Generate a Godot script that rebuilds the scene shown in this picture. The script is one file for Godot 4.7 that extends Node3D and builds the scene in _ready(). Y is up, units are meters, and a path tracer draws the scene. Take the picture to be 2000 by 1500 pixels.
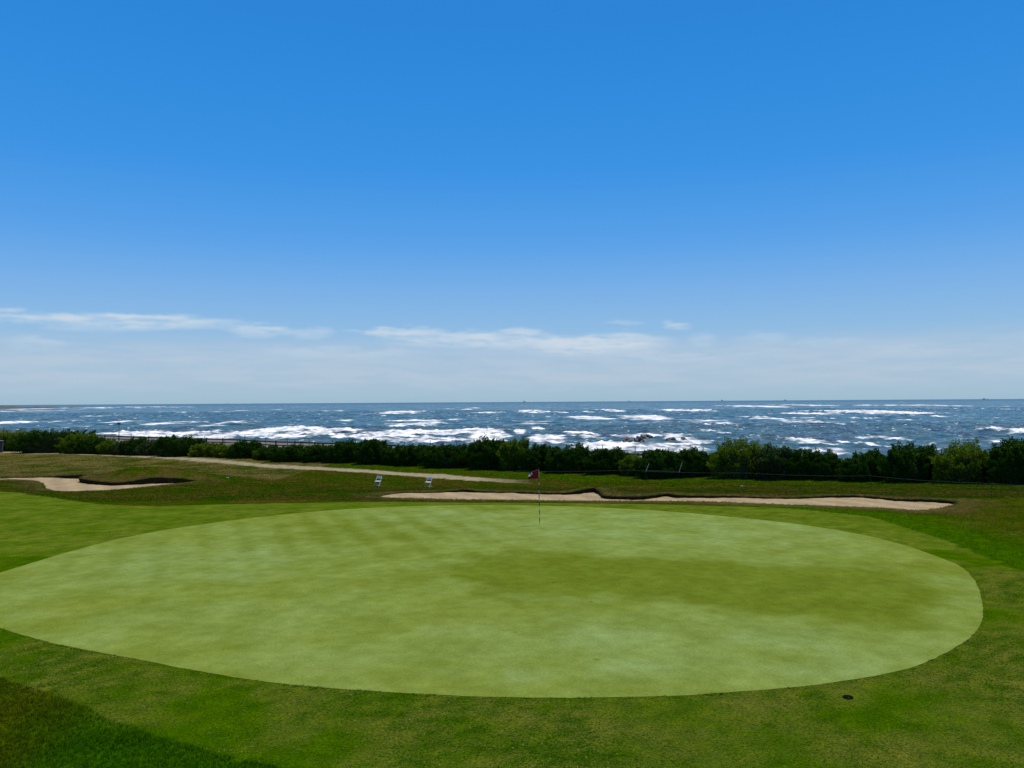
extends Node3D
# A seaside golf green seen from a raised terrace. x to the right, y up, the sea lies towards -z; "d" below is the distance -z in metres.

const EYE := 4.8
const SEA := -5.2

# outlines in metres as (x, d), the third number being a height
const GREEN = [[-14.6, 20.8], [-14.75, 24], [-13.9, 29.3], [-10.7, 34], [-6.0, 37.5], [-0.03, 38.5], [5.62, 36.3], [10.18, 32.8], [12.45, 28.65], [12.92, 24.5], [12.3, 22], [10.72, 18.82], [9.35, 16.79], [7.43, 15.03], [5.69, 14.18], [3.8, 13.71], [2.06, 13.48], [-0.03, 13.47], [-2.16, 13.77], [-4.48, 14.36], [-7.2, 15.6], [-9.33, 16.64], [-11.3, 17.9], [-13.3, 19.2]]
const GREEN_C := Vector2(-0.6, 25.5)
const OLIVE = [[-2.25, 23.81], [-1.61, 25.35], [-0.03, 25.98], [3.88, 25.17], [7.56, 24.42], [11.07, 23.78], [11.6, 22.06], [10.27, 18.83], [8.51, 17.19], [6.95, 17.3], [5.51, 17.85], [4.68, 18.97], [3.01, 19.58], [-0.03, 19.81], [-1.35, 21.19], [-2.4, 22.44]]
const APRON = [[-45, 58], [-30.86, 49.44], [-25.3, 45.03], [-20.12, 40.29], [-16.87, 38.9], [-12.47, 39.92], [-6.66, 40.87], [-0.03, 40.75], [7.29, 39.17], [11.8, 38.0], [12.33, 37.79], [14.62, 33.6], [14.5, 26.96], [14.1, 22.45], [16, 15], [22, 2], [-60, 2], [-70, 40]]
const ROUGH_EDGE = [[-16, 18.6], [-11.5, 15.9], [-9.09, 14.6], [-7.83, 13.81], [-6.82, 13.17], [-6.15, 12.59], [-5.42, 12.17], [-4.81, 11.78], [-3.99, 11.31], [-3.37, 11.02], [-1.5, 10.2], [1, 8.5], [3, 4], [-30, 4], [-30, 20]]
const SAND_R = [[-7.9, 46.6, -0.55], [-7.2, 48.3, -0.57], [-6.54, 48.94, -0.56], [-4.62, 48.97, -0.54], [-3.58, 49.33, -0.5], [-2.8, 49.29, -0.45], [-1.96, 48.97, -0.52], [-0.04, 48.59, -0.53], [1.46, 47.97, -0.51], [2.93, 47.63, -0.5], [3.69, 47.86, -0.42], [4.49, 48.48, -0.33], [4.88, 48.73, -0.34], [5.06, 47.52, -0.42], [5.12, 45.64, -0.43], [5.6, 45.26, -0.44], [6.27, 44.99, -0.42], [6.97, 44.96, -0.41], [7.78, 45.63, -0.42], [8.62, 46.32, -0.43], [9.19, 45.56, -0.43], [10.54, 45.27, -0.44], [11.9, 45.06, -0.43], [13.76, 44.28, -0.44], [14.99, 43.85, -0.4], [16.41, 43.97, -0.35], [17.78, 43.99, -0.32], [18.97, 43.56, -0.33], [19.77, 42.38, -0.32], [20.88, 41.97, -0.3], [21.94, 41.2, -0.3], [21.6, 39.9, -0.27], [20.06, 37.95, -0.21], [18.7, 37.03, -0.21], [17.85, 37.04, -0.22], [17.52, 37.56, -0.23], [16.65, 38.27, -0.25], [14.65, 39.27, -0.28], [12.49, 40.22, -0.31], [10.28, 41.41, -0.34], [8.47, 42.01, -0.37], [5.9, 42.31, -0.38], [4.58, 42.38, -0.38], [2.62, 42.58, -0.38], [-0.04, 43.05, -0.38], [-2.74, 43.4, -0.38], [-4.83, 43.97, -0.38], [-6.24, 44.4, -0.4], [-7.3, 45.3, -0.45]]
const SAND_L = [[-44, 61.5, -0.84], [-42, 63.5, -0.84], [-39.45, 63.3, -0.84], [-37.84, 63.8, -0.83], [-35.85, 63.8, -0.8], [-34.3, 63.15, -0.66], [-32.98, 62.65, -0.59], [-31.9, 61.4, -0.55], [-31.61, 59.98, -0.58], [-30.19, 58.6, -0.61], [-28.25, 57.42, -0.66], [-27.33, 57.36, -0.66], [-26.66, 57.85, -0.6], [-25.54, 58.43, -0.44], [-23.86, 58.77, -0.55], [-22.6, 58.6, -0.7], [-22.9, 57.2, -0.74], [-24.17, 55.28, -0.76], [-25.16, 53.72, -0.76], [-26.25, 52.55, -0.76], [-27.61, 52.03, -0.76], [-29.18, 52.35, -0.76], [-30.15, 53.37, -0.76], [-31.11, 54.53, -0.76], [-32.86, 57.34, -0.76], [-34.95, 59.68, -0.76], [-36.88, 60.58, -0.76], [-37.68, 60.36, -0.76], [-38.91, 59.93, -0.76], [-42.5, 60, -0.8]]
const PATH = [[-110, 118], [-80, 109], [-65.18, 104.36], [-57.12, 101.61], [-48.99, 98.04], [-40.27, 92.1], [-32.41, 86.46], [-25.46, 81.48], [-19.2, 76.75], [-13.62, 72.53], [-8.74, 69.71], [-4.2, 66.66], [-0.05, 64.48], [4, 62.4]]
const SHRUBS = [
	[-67.91, 108.7, 4.48, 1.41, 0],	[-64.98, 107.23, 3.22, 1.11, 0],	[-57.38, 103.43, 4.27, 1.59, 1],	[-53.18, 101.33, 2.28, 1.01, 0],	[-50.97, 100.22, 1.8, 0.6, 1],	[-48.15, 98.82, 1.33, 0.34, 0],	[-46.06, 97.77, 1.32, 0.32, 2],	[-44.08, 96.78, 1.16, 0.66, 1],	[-41.61, 95.55, 1.79, 0.4, 2],	[-37.95, 93.72, 2.39, 1.05, 1],	[-34, 91.75, 1.79, 0.25, 0],	[-31.16, 90.34, 1.36, 0.14, 0],	[-29.01, 89.26, 1.47, 0.57, 1],	[-27.23, 88.38, 0.66, -0.27, 0],	[-26, 87.76, 1.12, 0.08, 1],	[-23.22, 86.38, 2.07, 0.25, 1],	[-20.16, 84.86, 1.53, 0.26, 1],	[-17.1, 83.33, 2.19, 0.74, 1],	[-13.86, 81.72, 1.53, 0.96, 1],	[-11.61, 80.6, 1.09, 0.44, 1],	[-9.36, 79.49, 1.79, 0.54, 1],	[-5.76, 77.7, 2.68, 0.71, 1],	[-2.16, 75.92, 1.82, 1.26, 1],	[0.25, 74.72, 1.46, 1.21, 0],	[2.36, 73.68, 1.66, 0.74, 1],	[5.15, 72.29, 2.06, 0.75, 1],	[8.22, 70.77, 1.91, 0.56, 1],	[10.32, 69.74, 1.05, 0.08, 0],	[12.1, 66.9, 1.9, 0.66, 1],	[15.18, 67.34, 2.02, 0.72, 1],	[18.37, 65.78, 2.76, 1.53, 0],	[20.8, 64.57, 1.55, 1.17, 2],	[22.52, 63.73, 1.24, 0.77, 1],	[23.92, 63.04, 1.04, 0.68, 1],	[24.97, 62.52, 0.75, 0.24, 0],	[26.55, 61.75, 1.95, 0.67, 1],	[29.42, 60.35, 2.49, 1.35, 1],	[32.56, 58.81, 2.56, 1.49, 0],	[35.31, 57.47, 2.37, 1.79, 1],	[37.87, 56.22, 2.32, 1.87, 1]]
const FOAM = [
	[-126.84, 272.38, 12.77, 16.14, 1.1, 0.15],	[-106.99, 253.59, 15.06, 27.74, 1.2, 0.15],	[-85.08, 252.05, 12.6, 45.96, 1.2, 0.2],	[-162.21, 396.2, 19.81, 24.28, 1.05, 0.78],	[-125.21, 372.66, 9.9, 37.35, 0.9, 1.23],	[-79.16, 296.17, 12.49, 22, 1.3, 0.94],	[-63.97, 262.38, 14.76, 41.84, 0.95, 0.2],	[-58.44, 274.89, 10.31, 20.41, 1.2, 0.94],	[-37.17, 247.67, 15.48, 35.59, 1, 0.25],	[-24.74, 255.1, 24.71, 12.59, 1.15, 0.64],	[-21.9, 212.15, 12.6, 16.73, 0.95, 0.1],	[-9.84, 261.52, 11.44, 21.09, 1.2, 1.01],	[-6.23, 220.62, 7.58, 26.9, 0.95, 0.1],	[-96.96, 741.72, 23.64, 94.57, 1.3, 1.53],	[-114.2, 689.1, 15.07, 58.86, 0.7, 0.2],	[-50.69, 424.3, 18.83, 22.41, 0.9, 0.3],	[-43.98, 348.05, 13.49, 26.3, 0.9, 0.25],	[-37.3, 366.87, 8.6, 33.31, 0.9, 0.3],	[-216.99, 934.25, 9.63, 81.13, 0.9, 0.25],	[-201.67, 977.4, 9.16, 88.74, 0.8, 0.25],	[-90.65, 439.32, 8.24, 18.04, 0.8, 0.15],	[-86.03, 1122, 5.26, 73.03, 1, 0.83],	[-54.59, 1109.99, 11.45, 141.24, 1.1, 1.53],	[-19.3, 723.15, 19.21, 48.75, 0.8, 0.2],	[-27.98, 446.92, 8.38, 18.66, 0.6, 0.15],	[17.72, 760.34, 17.82, 99.3, 1.2, 1.56],	[41.4, 698.96, 6.55, 47.21, 1, 0.86],	[67.21, 718.08, 4.49, 48.07, 1, 0.3],	[92.6, 787.11, 11.56, 94.84, 1.2, 1.45],	[41.26, 456.04, 14.25, 43.99, 1.25, 1.19],	[72.11, 457.44, 19.3, 52.11, 1.3, 1.38],	[161.89, 777.41, 34.74, 81.25, 1.15, 1.28],	[9.83, 372.09, 9.88, 25.79, 0.95, 0.25],	[9.1, 298.44, 2.98, 13.86, 1, 0.2],	[2.4, 259.72, 2.43, 20.9, 1, 0.3],	[19.82, 235.29, 6.62, 23.91, 0.85, 0.2],	[9.27, 212.64, 6.64, 25.02, 1.1, 0.25],	[35.96, 223.68, 12.93, 8.72, 1.2, 0.51],	[21.42, 175.97, 10.45, 19.07, 1.15, 0.1],	[42.34, 204.52, 5.94, 24.42, 1.05, 0.25],	[32.83, 172.41, 8.08, 16.52, 1, 0.05],	[345.45, 1211.68, 36.73, 194.45, 1.15, 1.87],	[129.47, 434.59, 7.88, 32.8, 1.2, 0.95],	[86.19, 378.15, 17.73, 52.5, 0.75, 0.15],	[62.25, 383.47, 14.38, 31.89, 0.6, 0.15],	[472.55, 1392.09, 42.2, 184.87, 1.1, 1.58],	[520.72, 1274.74, 11.15, 125.02, 1.1, 1.21],	[562.99, 1193.81, 52.23, 162.97, 1.15, 1.62],	[252.28, 591.8, 34.21, 92.84, 1.35, 1.83],	[199.37, 549.4, 20.26, 40.79, 1.15, 0.93],	[129.55, 377.14, 11.79, 52.23, 0.7, 0.2],	[157.3, 402.95, 8.81, 45.02, 0.7, 0.15],	[149.31, 236.9, 10.51, 20.52, 1.4, 1.08],	[69.75, 193.37, 5.14, 16.2, 0.75, 0.1],	[76.11, 177.25, 1.94, 15.54, 0.9, 0.1],	[59.86, 157.1, 4.91, 12.23, 0.85, 0.05],	[90.54, 199.94, 5, 9.94, 0.8, 0.2],	[237.88, 461.61, 4.33, 39.6, 0.8, 0.15],	[182.15, 394.08, 4.93, 33.67, 0.75, 0.15],	[111.26, 188.99, 5.61, 12.19, 0.6, 0.05],	[-655.23, 1067, 25.01, 130.67, 1.2, 1.47],	[-264.65, 428.14, 8.3, 28.34, 1.2, 0.84],	[-256.2, 444.58, 5.56, 48.75, 0.9, 0.25],	[-208.28, 439.02, 5.76, 22.39, 1.15, 0.66],	[-187.2, 361.93, 3.96, 28.43, 0.7, 0.1],	[-329.08, 652.01, 9.17, 39.66, 0.7, 0.15],	[-998.89, 1756.2, 43.9, 368.29, 0.9, 0.2],	[-903.6, 1855.78, 47.55, 441.71, 1.15, 2.6],	[-796.71, 1785.17, 26.78, 290.63, 0.8, 0.15],	[-345.53, 978.33, 21.4, 117.79, 0.6, 0.15],	[-339.73, 1086.93, 13.59, 144.92, 0.9, 0.2],	[443.99, 772.59, 19.31, 91.85, 0.5, 0.1],	[63.38, 253.72, 3.17, 15.99, 0.6, 0.1]]
const SHRUB_LABELS = [
	"bright yellow-green shrub behind the grey cabinet, first at the left edge",
	"low yellow-green shrub just right of the grey cabinet",
	"large rounded dark shrub, biggest at the left end of the hedge",
	"yellow-green shrub sloping down on the right of the large left-end shrub",
	"small dark rounded shrub where the timber fence first appears",
	"small yellow-green shrub below the thin sign post",
	"small greyish twiggy shrub just right of the sign post",
	"narrow dark upright shrub between two greyish twiggy shrubs",
	"greyish twiggy shrub touching the big dark shrub at the fence gap",
	"big dark dome shrub hiding the gap in the timber fence",
	"low bright green shrub right of the dome shrub at the fence gap",
	"low yellow-green shrub in front of the two timber rails",
	"small dark peaked shrub between low yellow-green shrubs under the timber rails",
	"tiny yellow-green shrub in a dip of the hedge below the rails",
	"small dark shrub right of the tiny yellow-green one in the dip",
	"wide low dark shrub under the timber rails, left of the chairs",
	"medium low dark shrub, next to the left of the taller twin shrubs",
	"tall dark shrub, left one of the twin rounded shrubs above the left chair",
	"tall dark shrub, right one of the twin rounded shrubs above the left chair",
	"small dark shrub just right of the twin rounded shrubs",
	"medium dark shrub behind the right folding chair",
	"broad low dark shrub right of the folding chairs",
	"tall dark spiky shrub left of the yellow-green one behind the flag",
	"yellow-green topped shrub behind the flag, left of the flagstick",
	"medium dark shrub straight behind the maroon flag",
	"wide dark shrub just right of the maroon flag",
	"dark shrub below the rocks in the surf",
	"low yellow-green shrub in the dip left of the metal frame",
	"dark shrub directly behind the open metal frame",
	"dark shrub between the metal frame and the highest yellow-green shrub",
	"highest yellow-green shrub, right of the metal frame",
	"grey-green shrub leaning on the right of the highest yellow-green shrub",
	"dark shrub sloping down right of the grey-green one",
	"small dark shrub left of the notch in the right half of the hedge",
	"very low yellow-green shrub in the notch of the right half of the hedge",
	"low wide dark shrub right of the notch in the hedge",
	"broad dark shrub above the right end of the long bunker",
	"broad yellow-green topped shrub, second from the right edge",
	"tall dark shrub cut by the right edge of the picture",
	"dark shrub beyond the one at the right edge"]

var rng := RandomNumberGenerator.new()
var n_a := FastNoiseLite.new()
var n_b := FastNoiseLite.new()
var n_c := FastNoiseLite.new()
var prof := [PackedFloat32Array(), PackedFloat32Array(), PackedFloat32Array()]
var green_r := PackedFloat32Array()
var taken := {}
var p_apron := PackedVector2Array()
var p_rough := PackedVector2Array()
var p_olive := PackedVector2Array()
var p_sand := []
var M := {}

# ---------------------------------------------------------------- helpers
func numbered(called: String) -> String:
	if not taken.has(called):
		taken[called] = 0
		return called
	taken[called] += 1
	return "%s_%03d" % [called, taken[called]]

func lin(r: float, g: float, b: float) -> Color:
	return Color(r, g, b).linear_to_srgb()

func mat(r: float, g: float, b: float, rough := 0.8, metal := 0.0) -> StandardMaterial3D:
	var m := StandardMaterial3D.new()
	m.albedo_color = lin(r, g, b)
	m.roughness = rough
	m.metallic = metal
	return m

func thing(called: String, label: String, category: String, at: Vector3, turn := 0.0, group := "") -> Node3D:
	var o := Node3D.new()
	o.name = numbered(called)
	add_child(o)
	o.position = at
	o.rotation.y = turn
	o.set_meta("label", label)
	o.set_meta("category", category)
	if group != "":
		o.set_meta("group", group)
	return o

func part(called: String, mesh: Mesh, m: Material, parent: Node3D) -> MeshInstance3D:
	var o := MeshInstance3D.new()
	o.name = called
	o.mesh = mesh
	o.material_override = m
	parent.add_child(o, true)
	return o

func struct(called: String, mesh: Mesh, m: Material, kind := "structure", label := "") -> MeshInstance3D:
	var o := MeshInstance3D.new()
	o.name = numbered(called)
	o.mesh = mesh
	o.material_override = m
	add_child(o)
	o.set_meta("kind", kind)
	if label != "":
		o.set_meta("label", label)
	return o

func amesh(v: PackedVector3Array, n: PackedVector3Array, c: PackedColorArray, uv: PackedVector2Array, idx: PackedInt32Array) -> ArrayMesh:
	var a := []
	a.resize(Mesh.ARRAY_MAX)
	a[Mesh.ARRAY_VERTEX] = v
	if n.size() > 0:
		a[Mesh.ARRAY_NORMAL] = n
	if c.size() > 0:
		a[Mesh.ARRAY_COLOR] = c
	if uv.size() > 0:
		a[Mesh.ARRAY_TEX_UV] = uv
	a[Mesh.ARRAY_INDEX] = idx
	var m := ArrayMesh.new()
	m.add_surface_from_arrays(Mesh.PRIMITIVE_TRIANGLES, a)
	return m

func st_begin() -> SurfaceTool:
	var s := SurfaceTool.new()
	s.begin(Mesh.PRIMITIVE_TRIANGLES)
	return s

# a tapered round bar through points, flat-ended
func bar(s: SurfaceTool, pts: Array, r0: float, r1: float, sides := 6) -> void:
	var rings := []
	for i in pts.size():
		var a: Vector3 = pts[max(i - 1, 0)]
		var b: Vector3 = pts[min(i + 1, pts.size() - 1)]
		var t := (b - a).normalized()
		var side := t.cross(Vector3.UP if absf(t.y) < 0.9 else Vector3.RIGHT).normalized()
		var up := side.cross(t)
		var r := lerpf(r0, r1, float(i) / (pts.size() - 1))
		var ring := []
		for k in sides:
			var f := TAU * k / sides
			ring.append(pts[i] + (side * cos(f) + up * sin(f)) * r)
		rings.append(ring)
	s.set_smooth_group(1)
	for i in pts.size() - 1:
		for k in sides:
			var k2 := (k + 1) % sides
			for q in [rings[i][k], rings[i + 1][k], rings[i + 1][k2], rings[i][k], rings[i + 1][k2], rings[i][k2]]:
				s.add_vertex(q)
	s.set_smooth_group(-1)
	for k in range(1, sides - 1):
		for q in [rings[0][0], rings[0][k], rings[0][k + 1]]:
			s.add_vertex(q)
		for q in [rings[-1][0], rings[-1][k + 1], rings[-1][k]]:
			s.add_vertex(q)

# a box with chamfered edges
func cbox(s: SurfaceTool, c: Vector3, size: Vector3, ch := 0.01, tr := Transform3D.IDENTITY) -> void:
	var h := size / 2
	ch = minf(ch, minf(h.x, minf(h.y, h.z)) * 0.6)
	var pts := PackedVector3Array()
	for sx in [-1, 1]:
		for sy in [-1, 1]:
			for sz in [-1, 1]:
				pts.append(tr * (c + Vector3(sx * (h.x - ch), sy * (h.y - ch), sz * h.z)))
				pts.append(tr * (c + Vector3(sx * (h.x - ch), sy * h.y, sz * (h.z - ch))))
				pts.append(tr * (c + Vector3(sx * h.x, sy * (h.y - ch), sz * (h.z - ch))))
	var mid := tr * c
	var id := func(sx: int, sy: int, sz: int, w: int) -> int: return (sx * 4 + sy * 2 + sz) * 3 + w
	var quads := []
	for z in 2:
		quads.append([id.call(0, 0, z, 0), id.call(1, 0, z, 0), id.call(1, 1, z, 0), id.call(0, 1, z, 0)])
	for y in 2:
		quads.append([id.call(0, y, 0, 1), id.call(1, y, 0, 1), id.call(1, y, 1, 1), id.call(0, y, 1, 1)])
	for x in 2:
		quads.append([id.call(x, 0, 0, 2), id.call(x, 1, 0, 2), id.call(x, 1, 1, 2), id.call(x, 0, 1, 2)])
	for a in 2:
		for b in 2:
			quads.append([id.call(0, a, b, 0), id.call(1, a, b, 0), id.call(1, a, b, 1), id.call(0, a, b, 1)])
			quads.append([id.call(a, 0, b, 0), id.call(a, 1, b, 0), id.call(a, 1, b, 2), id.call(a, 0, b, 2)])
			quads.append([id.call(a, b, 0, 1), id.call(a, b, 1, 1), id.call(a, b, 1, 2), id.call(a, b, 0, 2)])
	var tris := []
	for q in quads:
		tris.append([q[0], q[1], q[2]])
		tris.append([q[0], q[2], q[3]])
	for a in 2:
		for b in 2:
			for e in 2:
				tris.append([id.call(a, b, e, 0), id.call(a, b, e, 1), id.call(a, b, e, 2)])
	s.set_smooth_group(-1)
	for t in tris:
		var p0 := pts[t[0]]
		var p1 := pts[t[1]]
		var p2 := pts[t[2]]
		if (p1 - p0).cross(p2 - p0).dot((p0 + p1 + p2) / 3.0 - mid) > 0:
			var w := p1
			p1 = p2
			p2 = w
		s.add_vertex(p0)
		s.add_vertex(p1)
		s.add_vertex(p2)

func done(s: SurfaceTool) -> ArrayMesh:
	s.generate_normals()
	return s.commit()

func poly(a: Array) -> PackedVector2Array:
	var p := PackedVector2Array()
	for q in a:
		p.append(Vector2(q[0], q[1]))
	return p

func near_line(a: Array, x: float, d: float, closed := false) -> Vector2:   # (distance, height of the nearest point)
	var best := 1e9
	var hh := 0.0
	var p := Vector2(x, d)
	for i in (a.size() if closed else a.size() - 1):
		var q = a[i]
		var r = a[(i + 1) % a.size()]
		var s := Vector2(q[0], q[1])
		var e := Vector2(r[0] - q[0], r[1] - q[1])
		var t := clampf((p - s).dot(e) / e.length_squared(), 0, 1)
		var l := (s + e * t).distance_squared_to(p)
		if l < best:
			best = l
			if q.size() > 2:
				hh = lerpf(q[2], r[2], t)
	return Vector2(sqrt(best), hh)

func smooth_closed(a: Array, step: float) -> Array:      # Catmull-Rom through a closed outline
	var o := []
	var n := a.size()
	for i in n:
		var p0 = a[(i - 1 + n) % n]
		var p1 = a[i]
		var p2 = a[(i + 1) % n]
		var p3 = a[(i + 2) % n]
		var l := Vector2(p1[0], p1[1]).distance_to(Vector2(p2[0], p2[1]))
		var k := int(maxf(1, round(l / step)))
		for j in k:
			var t := float(j) / k
			var q := []
			for c in p1.size():
				q.append(0.5 * (2 * p1[c] + (p2[c] - p0[c]) * t + (2 * p0[c] - 5 * p1[c] + 4 * p2[c] - p3[c]) * t * t + (3 * p1[c] - p0[c] - 3 * p2[c] + p3[c]) * t * t * t))
			o.append(q)
	return o

# ---------------------------------------------------------------- the lie of the land
func make_profile(i: int, pts: Array) -> void:
	var raw := PackedFloat32Array()
	for k in 520:
		var d := k * 0.5
		var v: float = pts[-1][1]
		for j in pts.size() - 1:
			if d <= pts[j + 1][0]:
				v = lerpf(pts[j][1], pts[j + 1][1], clampf((d - pts[j][0]) / (pts[j + 1][0] - pts[j][0]), 0, 1))
				break
		raw.append(v)
	var out := PackedFloat32Array()
	for k in 520:
		var s := 0.0
		for j in range(-5, 6):
			s += raw[clampi(k + j, 0, 519)]
		out.append(s / 11)
	prof[i] = out

func profile(i: int, d: float) -> float:
	var f := clampf(d * 2, 0, 517)
	var k := int(f)
	return lerpf(prof[i][k], prof[i][k + 1], f - k)

func green_edge(x: float, d: float) -> float:     # > 0 inside the green, in metres
	var v := Vector2(x, d) - GREEN_C
	var f := fposmod(v.angle(), TAU) / TAU * 720
	var k := int(f) % 720
	return lerpf(green_r[k], green_r[(k + 1) % 720], f - int(f)) - v.length()

func shore(x: float, d: float) -> float:          # metres beyond the edge of the land
	return (0.0091 * d + 0.0062 * x - 1.0) / 0.011

func smooth_h(x: float, d: float) -> float:
	var dd := maxf(d, 1)
	var u := x / maxf(dd, 25)
	var h := profile(1, dd)
	if u < 0:
		h = lerpf(h, profile(0, dd), smoothstep(0, 1, clampf(-u / 0.45, 0, 1)))
	else:
		h = lerpf(h, profile(2, dd), smoothstep(0, 1, clampf(u / 0.45, 0, 1)))
	# soft folds in the putting surface
	h += 0.10 * n_a.get_noise_2d(x * 0.55 + 40, d * 0.55)
	if d > 40:
		var w := clampf((d - 40) / 8, 0, 1)
		h += w * (0.10 * n_a.get_noise_2d(x * 1.6, d * 1.6) + 0.05 * n_b.get_noise_2d(x * 2, d * 2))
	# the grassy hump beside the left bunker
	var mx := (x + 27.0) / 4.6
	var md := (d - 61.3) / 2.9
	h += 0.95 * exp(-(mx * mx + md * md) * 1.1)
	# the ridge in front of the left bunker
	mx = (x + 36.0) / 5.0
	md = (d - 55.5) / 4.0
	h += 0.22 * exp(-(mx * mx + md * md))
	return h

func ground(x: float, d: float) -> float:
	var h := smooth_h(x, d)
	for b in 2:
		var a: Array = p_sand[b].line
		var box: Rect2 = p_sand[b].box
		if box.has_point(Vector2(x, d)):
			var nl := near_line(a, x, d, true)
			if Geometry2D.is_point_in_polygon(Vector2(x, d), p_sand[b].poly):
				return sand_h(b, x, d) - 0.5
			h = lerpf(h, nl.y, exp(-nl.x * nl.x / 3.2))
	var s := shore(x, d)
	if s > 0:
		h = lerpf(h, SEA - 1.2, smoothstep(0, 9, s)) + n_b.get_noise_2d(x * 3, d * 3) * 0.3 * clampf(s, 0, 1)
	return h

func sand_h(b: int, x: float, d: float) -> float:
	var n := 0.03 * n_b.get_noise_2d(x * 4, d * 4)
	if b == 0:
		return -0.62 + 0.17 * clampf((x - 8) / 9.0, 0, 1) + n
	return -0.9 + n

func at(x: float, d: float, up := 0.0) -> Vector3:
	return Vector3(x, ground(x, d) + up, -d)

# turf colours (linear base colours), each a mix of two tones by noise
func turf(x: float, d: float) -> Color:
	var a := n_a.get_noise_2d(x * 3.1 + 9, d * 3.1)
	var b := n_b.get_noise_2d(x * 2.2, d * 2.2 + 70)
	var c := n_c.get_noise_2d(x * 5.0, d * 5.0)
	var p := Vector2(x, d)
	var s := shore(x, d)
	var hedge := 0.01365 * d + 0.0069 * x - 1.0      # > 0 behind the front of the hedge
	if hedge > 0.07 + 0.02 * b:
		var g := Color(0.21, 0.20, 0.18).lerp(Color(0.28, 0.26, 0.22), 0.5 + 0.5 * c)
		var w := clampf((0.13 + 0.05 * a - hedge) / 0.03, 0, 1)
		if x > -5:
			w = maxf(w, clampf(b * 2.0 + 0.4 - s * 0.0, 0, 1) * 0.8)
		return g.lerp(Color(0.05, 0.09, 0.01), w)
	if Geometry2D.is_point_in_polygon(p + Vector2(c, b) * 0.08, p_rough):
		var r := Color(0.034, 0.110, 0.001).lerp(Color(0.074, 0.086, 0.003), clampf(0.22 + a * 1.1 - 0.05 * (x + 7), 0, 1))
		return r * (1.0 + 0.35 * b)
	if Geometry2D.is_point_in_polygon(p + Vector2(c, a) * 0.15, p_apron):
		var e := green_edge(x, d)
		var f := Color(0.056, 0.128, 0.001).lerp(Color(0.150, 0.172, 0.020), clampf(0.30 + 0.22 * smoothstep(-3.0, 5.0, x) + a * 0.9 + b * 0.75, 0, 1))
		f = f.lerp(Color(0.032, 0.098, 0.001), clampf(c * 1.5 + a * 1.2 - 0.05, 0, 0.8))
		# the mown collar behind the green is paler
		if d > 26 and (e > -7.5 or x < -8):
			f = f.lerp(Color(0.150, 0.215, 0.018), 0.52 + 0.4 * b)
		return f
	var pl := near_line(PATH, x, d)
	if d > 58 and pl.x < 1.7 + 0.5 * b:
		var w := clampf((lerpf(1.5, 1.1, clampf((-20.0 - x) / 25.0, 0, 1)) + 0.6 * c - pl.x) / 0.35, 0, 1) * clampf((1.5 - x) / 4.5, 0.0, 1)
		if w > 0:
			return Color(0.11, 0.10, 0.035).lerp(Color(0.42, 0.36, 0.22), w)
	var rough := Color(0.040, 0.082, 0.001).lerp(Color(0.092, 0.078, 0.010), clampf(0.48 + a * 1.0 + b * 0.9, 0, 1))
	# parched ground this side of the path on the left
	if d > 62 and x < -18 and (0.012 * d + 0.0069 * x) < 0.87:
		rough = rough.lerp(Color(0.19, 0.155, 0.045), clampf(0.55 + a + c, 0, 0.85))
	elif hedge > -0.075:
		rough = rough.lerp(Color(0.050, 0.110, 0.001), clampf(0.6 + b, 0, 0.9))
	if x > 10 and d < 44 and d > 12:
		var q := near_line(APRON, x, d)
		rough = rough.lerp(Color(0.048, 0.125, 0.002), clampf(1.25 - q.x / 3.5 + 0.5 * b, 0, 0.9))
	# dry, trodden turf along the bunker edges
	for k in 2:
		if p_sand[k].box.has_point(p):
			var q := near_line(p_sand[k].line, x, d, true)
			rough = rough.lerp(Color(0.115, 0.088, 0.030), clampf(1.1 - q.x / 1.8 + 0.7 * b, 0, 0.8))
	return rough * (1.0 + 0.25 * c)

func axis(lo: float, f0: float, f1: float, hi: float, step: float, grow: float, most: float) -> PackedFloat32Array:
	var v := PackedFloat32Array()
	var left := []
	var q := f0
	var s := step
	while q > lo:
		s = minf(s * grow, most)
		q -= s
		left.push_front(q)
	for e in left:
		v.append(e)
	q = f0
	while q < f1:
		v.append(q)
		q += step
	s = step
	while q < hi:
		v.append(q)
		s = minf(s * grow, most)
		q += s
	v.append(q)
	return v

func sheet_indices(nx: int, nz: int) -> PackedInt32Array:
	var idx := PackedInt32Array()
	for j in nz - 1:
		for i in nx - 1:
			var k := j * nx + i
			idx.append_array([k, k + nx, k + nx + 1, k, k + nx + 1, k + 1])
	return idx

func grain_texture(size: int, seed_: int, fine: float, coarse: float, lo: float, hi: float, tint: Color) -> ImageTexture:
	var a := FastNoiseLite.new()
	a.seed = seed_
	a.frequency = fine
	a.fractal_octaves = 3
	var b := FastNoiseLite.new()
	b.seed = seed_ + 5
	b.frequency = coarse
	b.fractal_octaves = 4
	var da := a.get_seamless_image(size, size).get_data()
	var db := b.get_seamless_image(size, size).get_data()
	var o := PackedByteArray()
	o.resize(size * size * 3)
	for i in size * size:
		var f := da[i] / 255.0
		var g := db[i] / 255.0
		var v := clampf(lo + (hi - lo) * (0.62 * f + 0.38 * g), 0, 1)
		var w := (g - 0.5) * 2.0
		o[i * 3] = int(255 * clampf(v * (1 + w * tint.r), 0, 1))
		o[i * 3 + 1] = int(255 * clampf(v * (1 + w * tint.g), 0, 1))
		o[i * 3 + 2] = int(255 * clampf(v * (1 + w * tint.b), 0, 1))
	return ImageTexture.create_from_image(Image.create_from_data(size, size, false, Image.FORMAT_RGB8, o))

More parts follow.
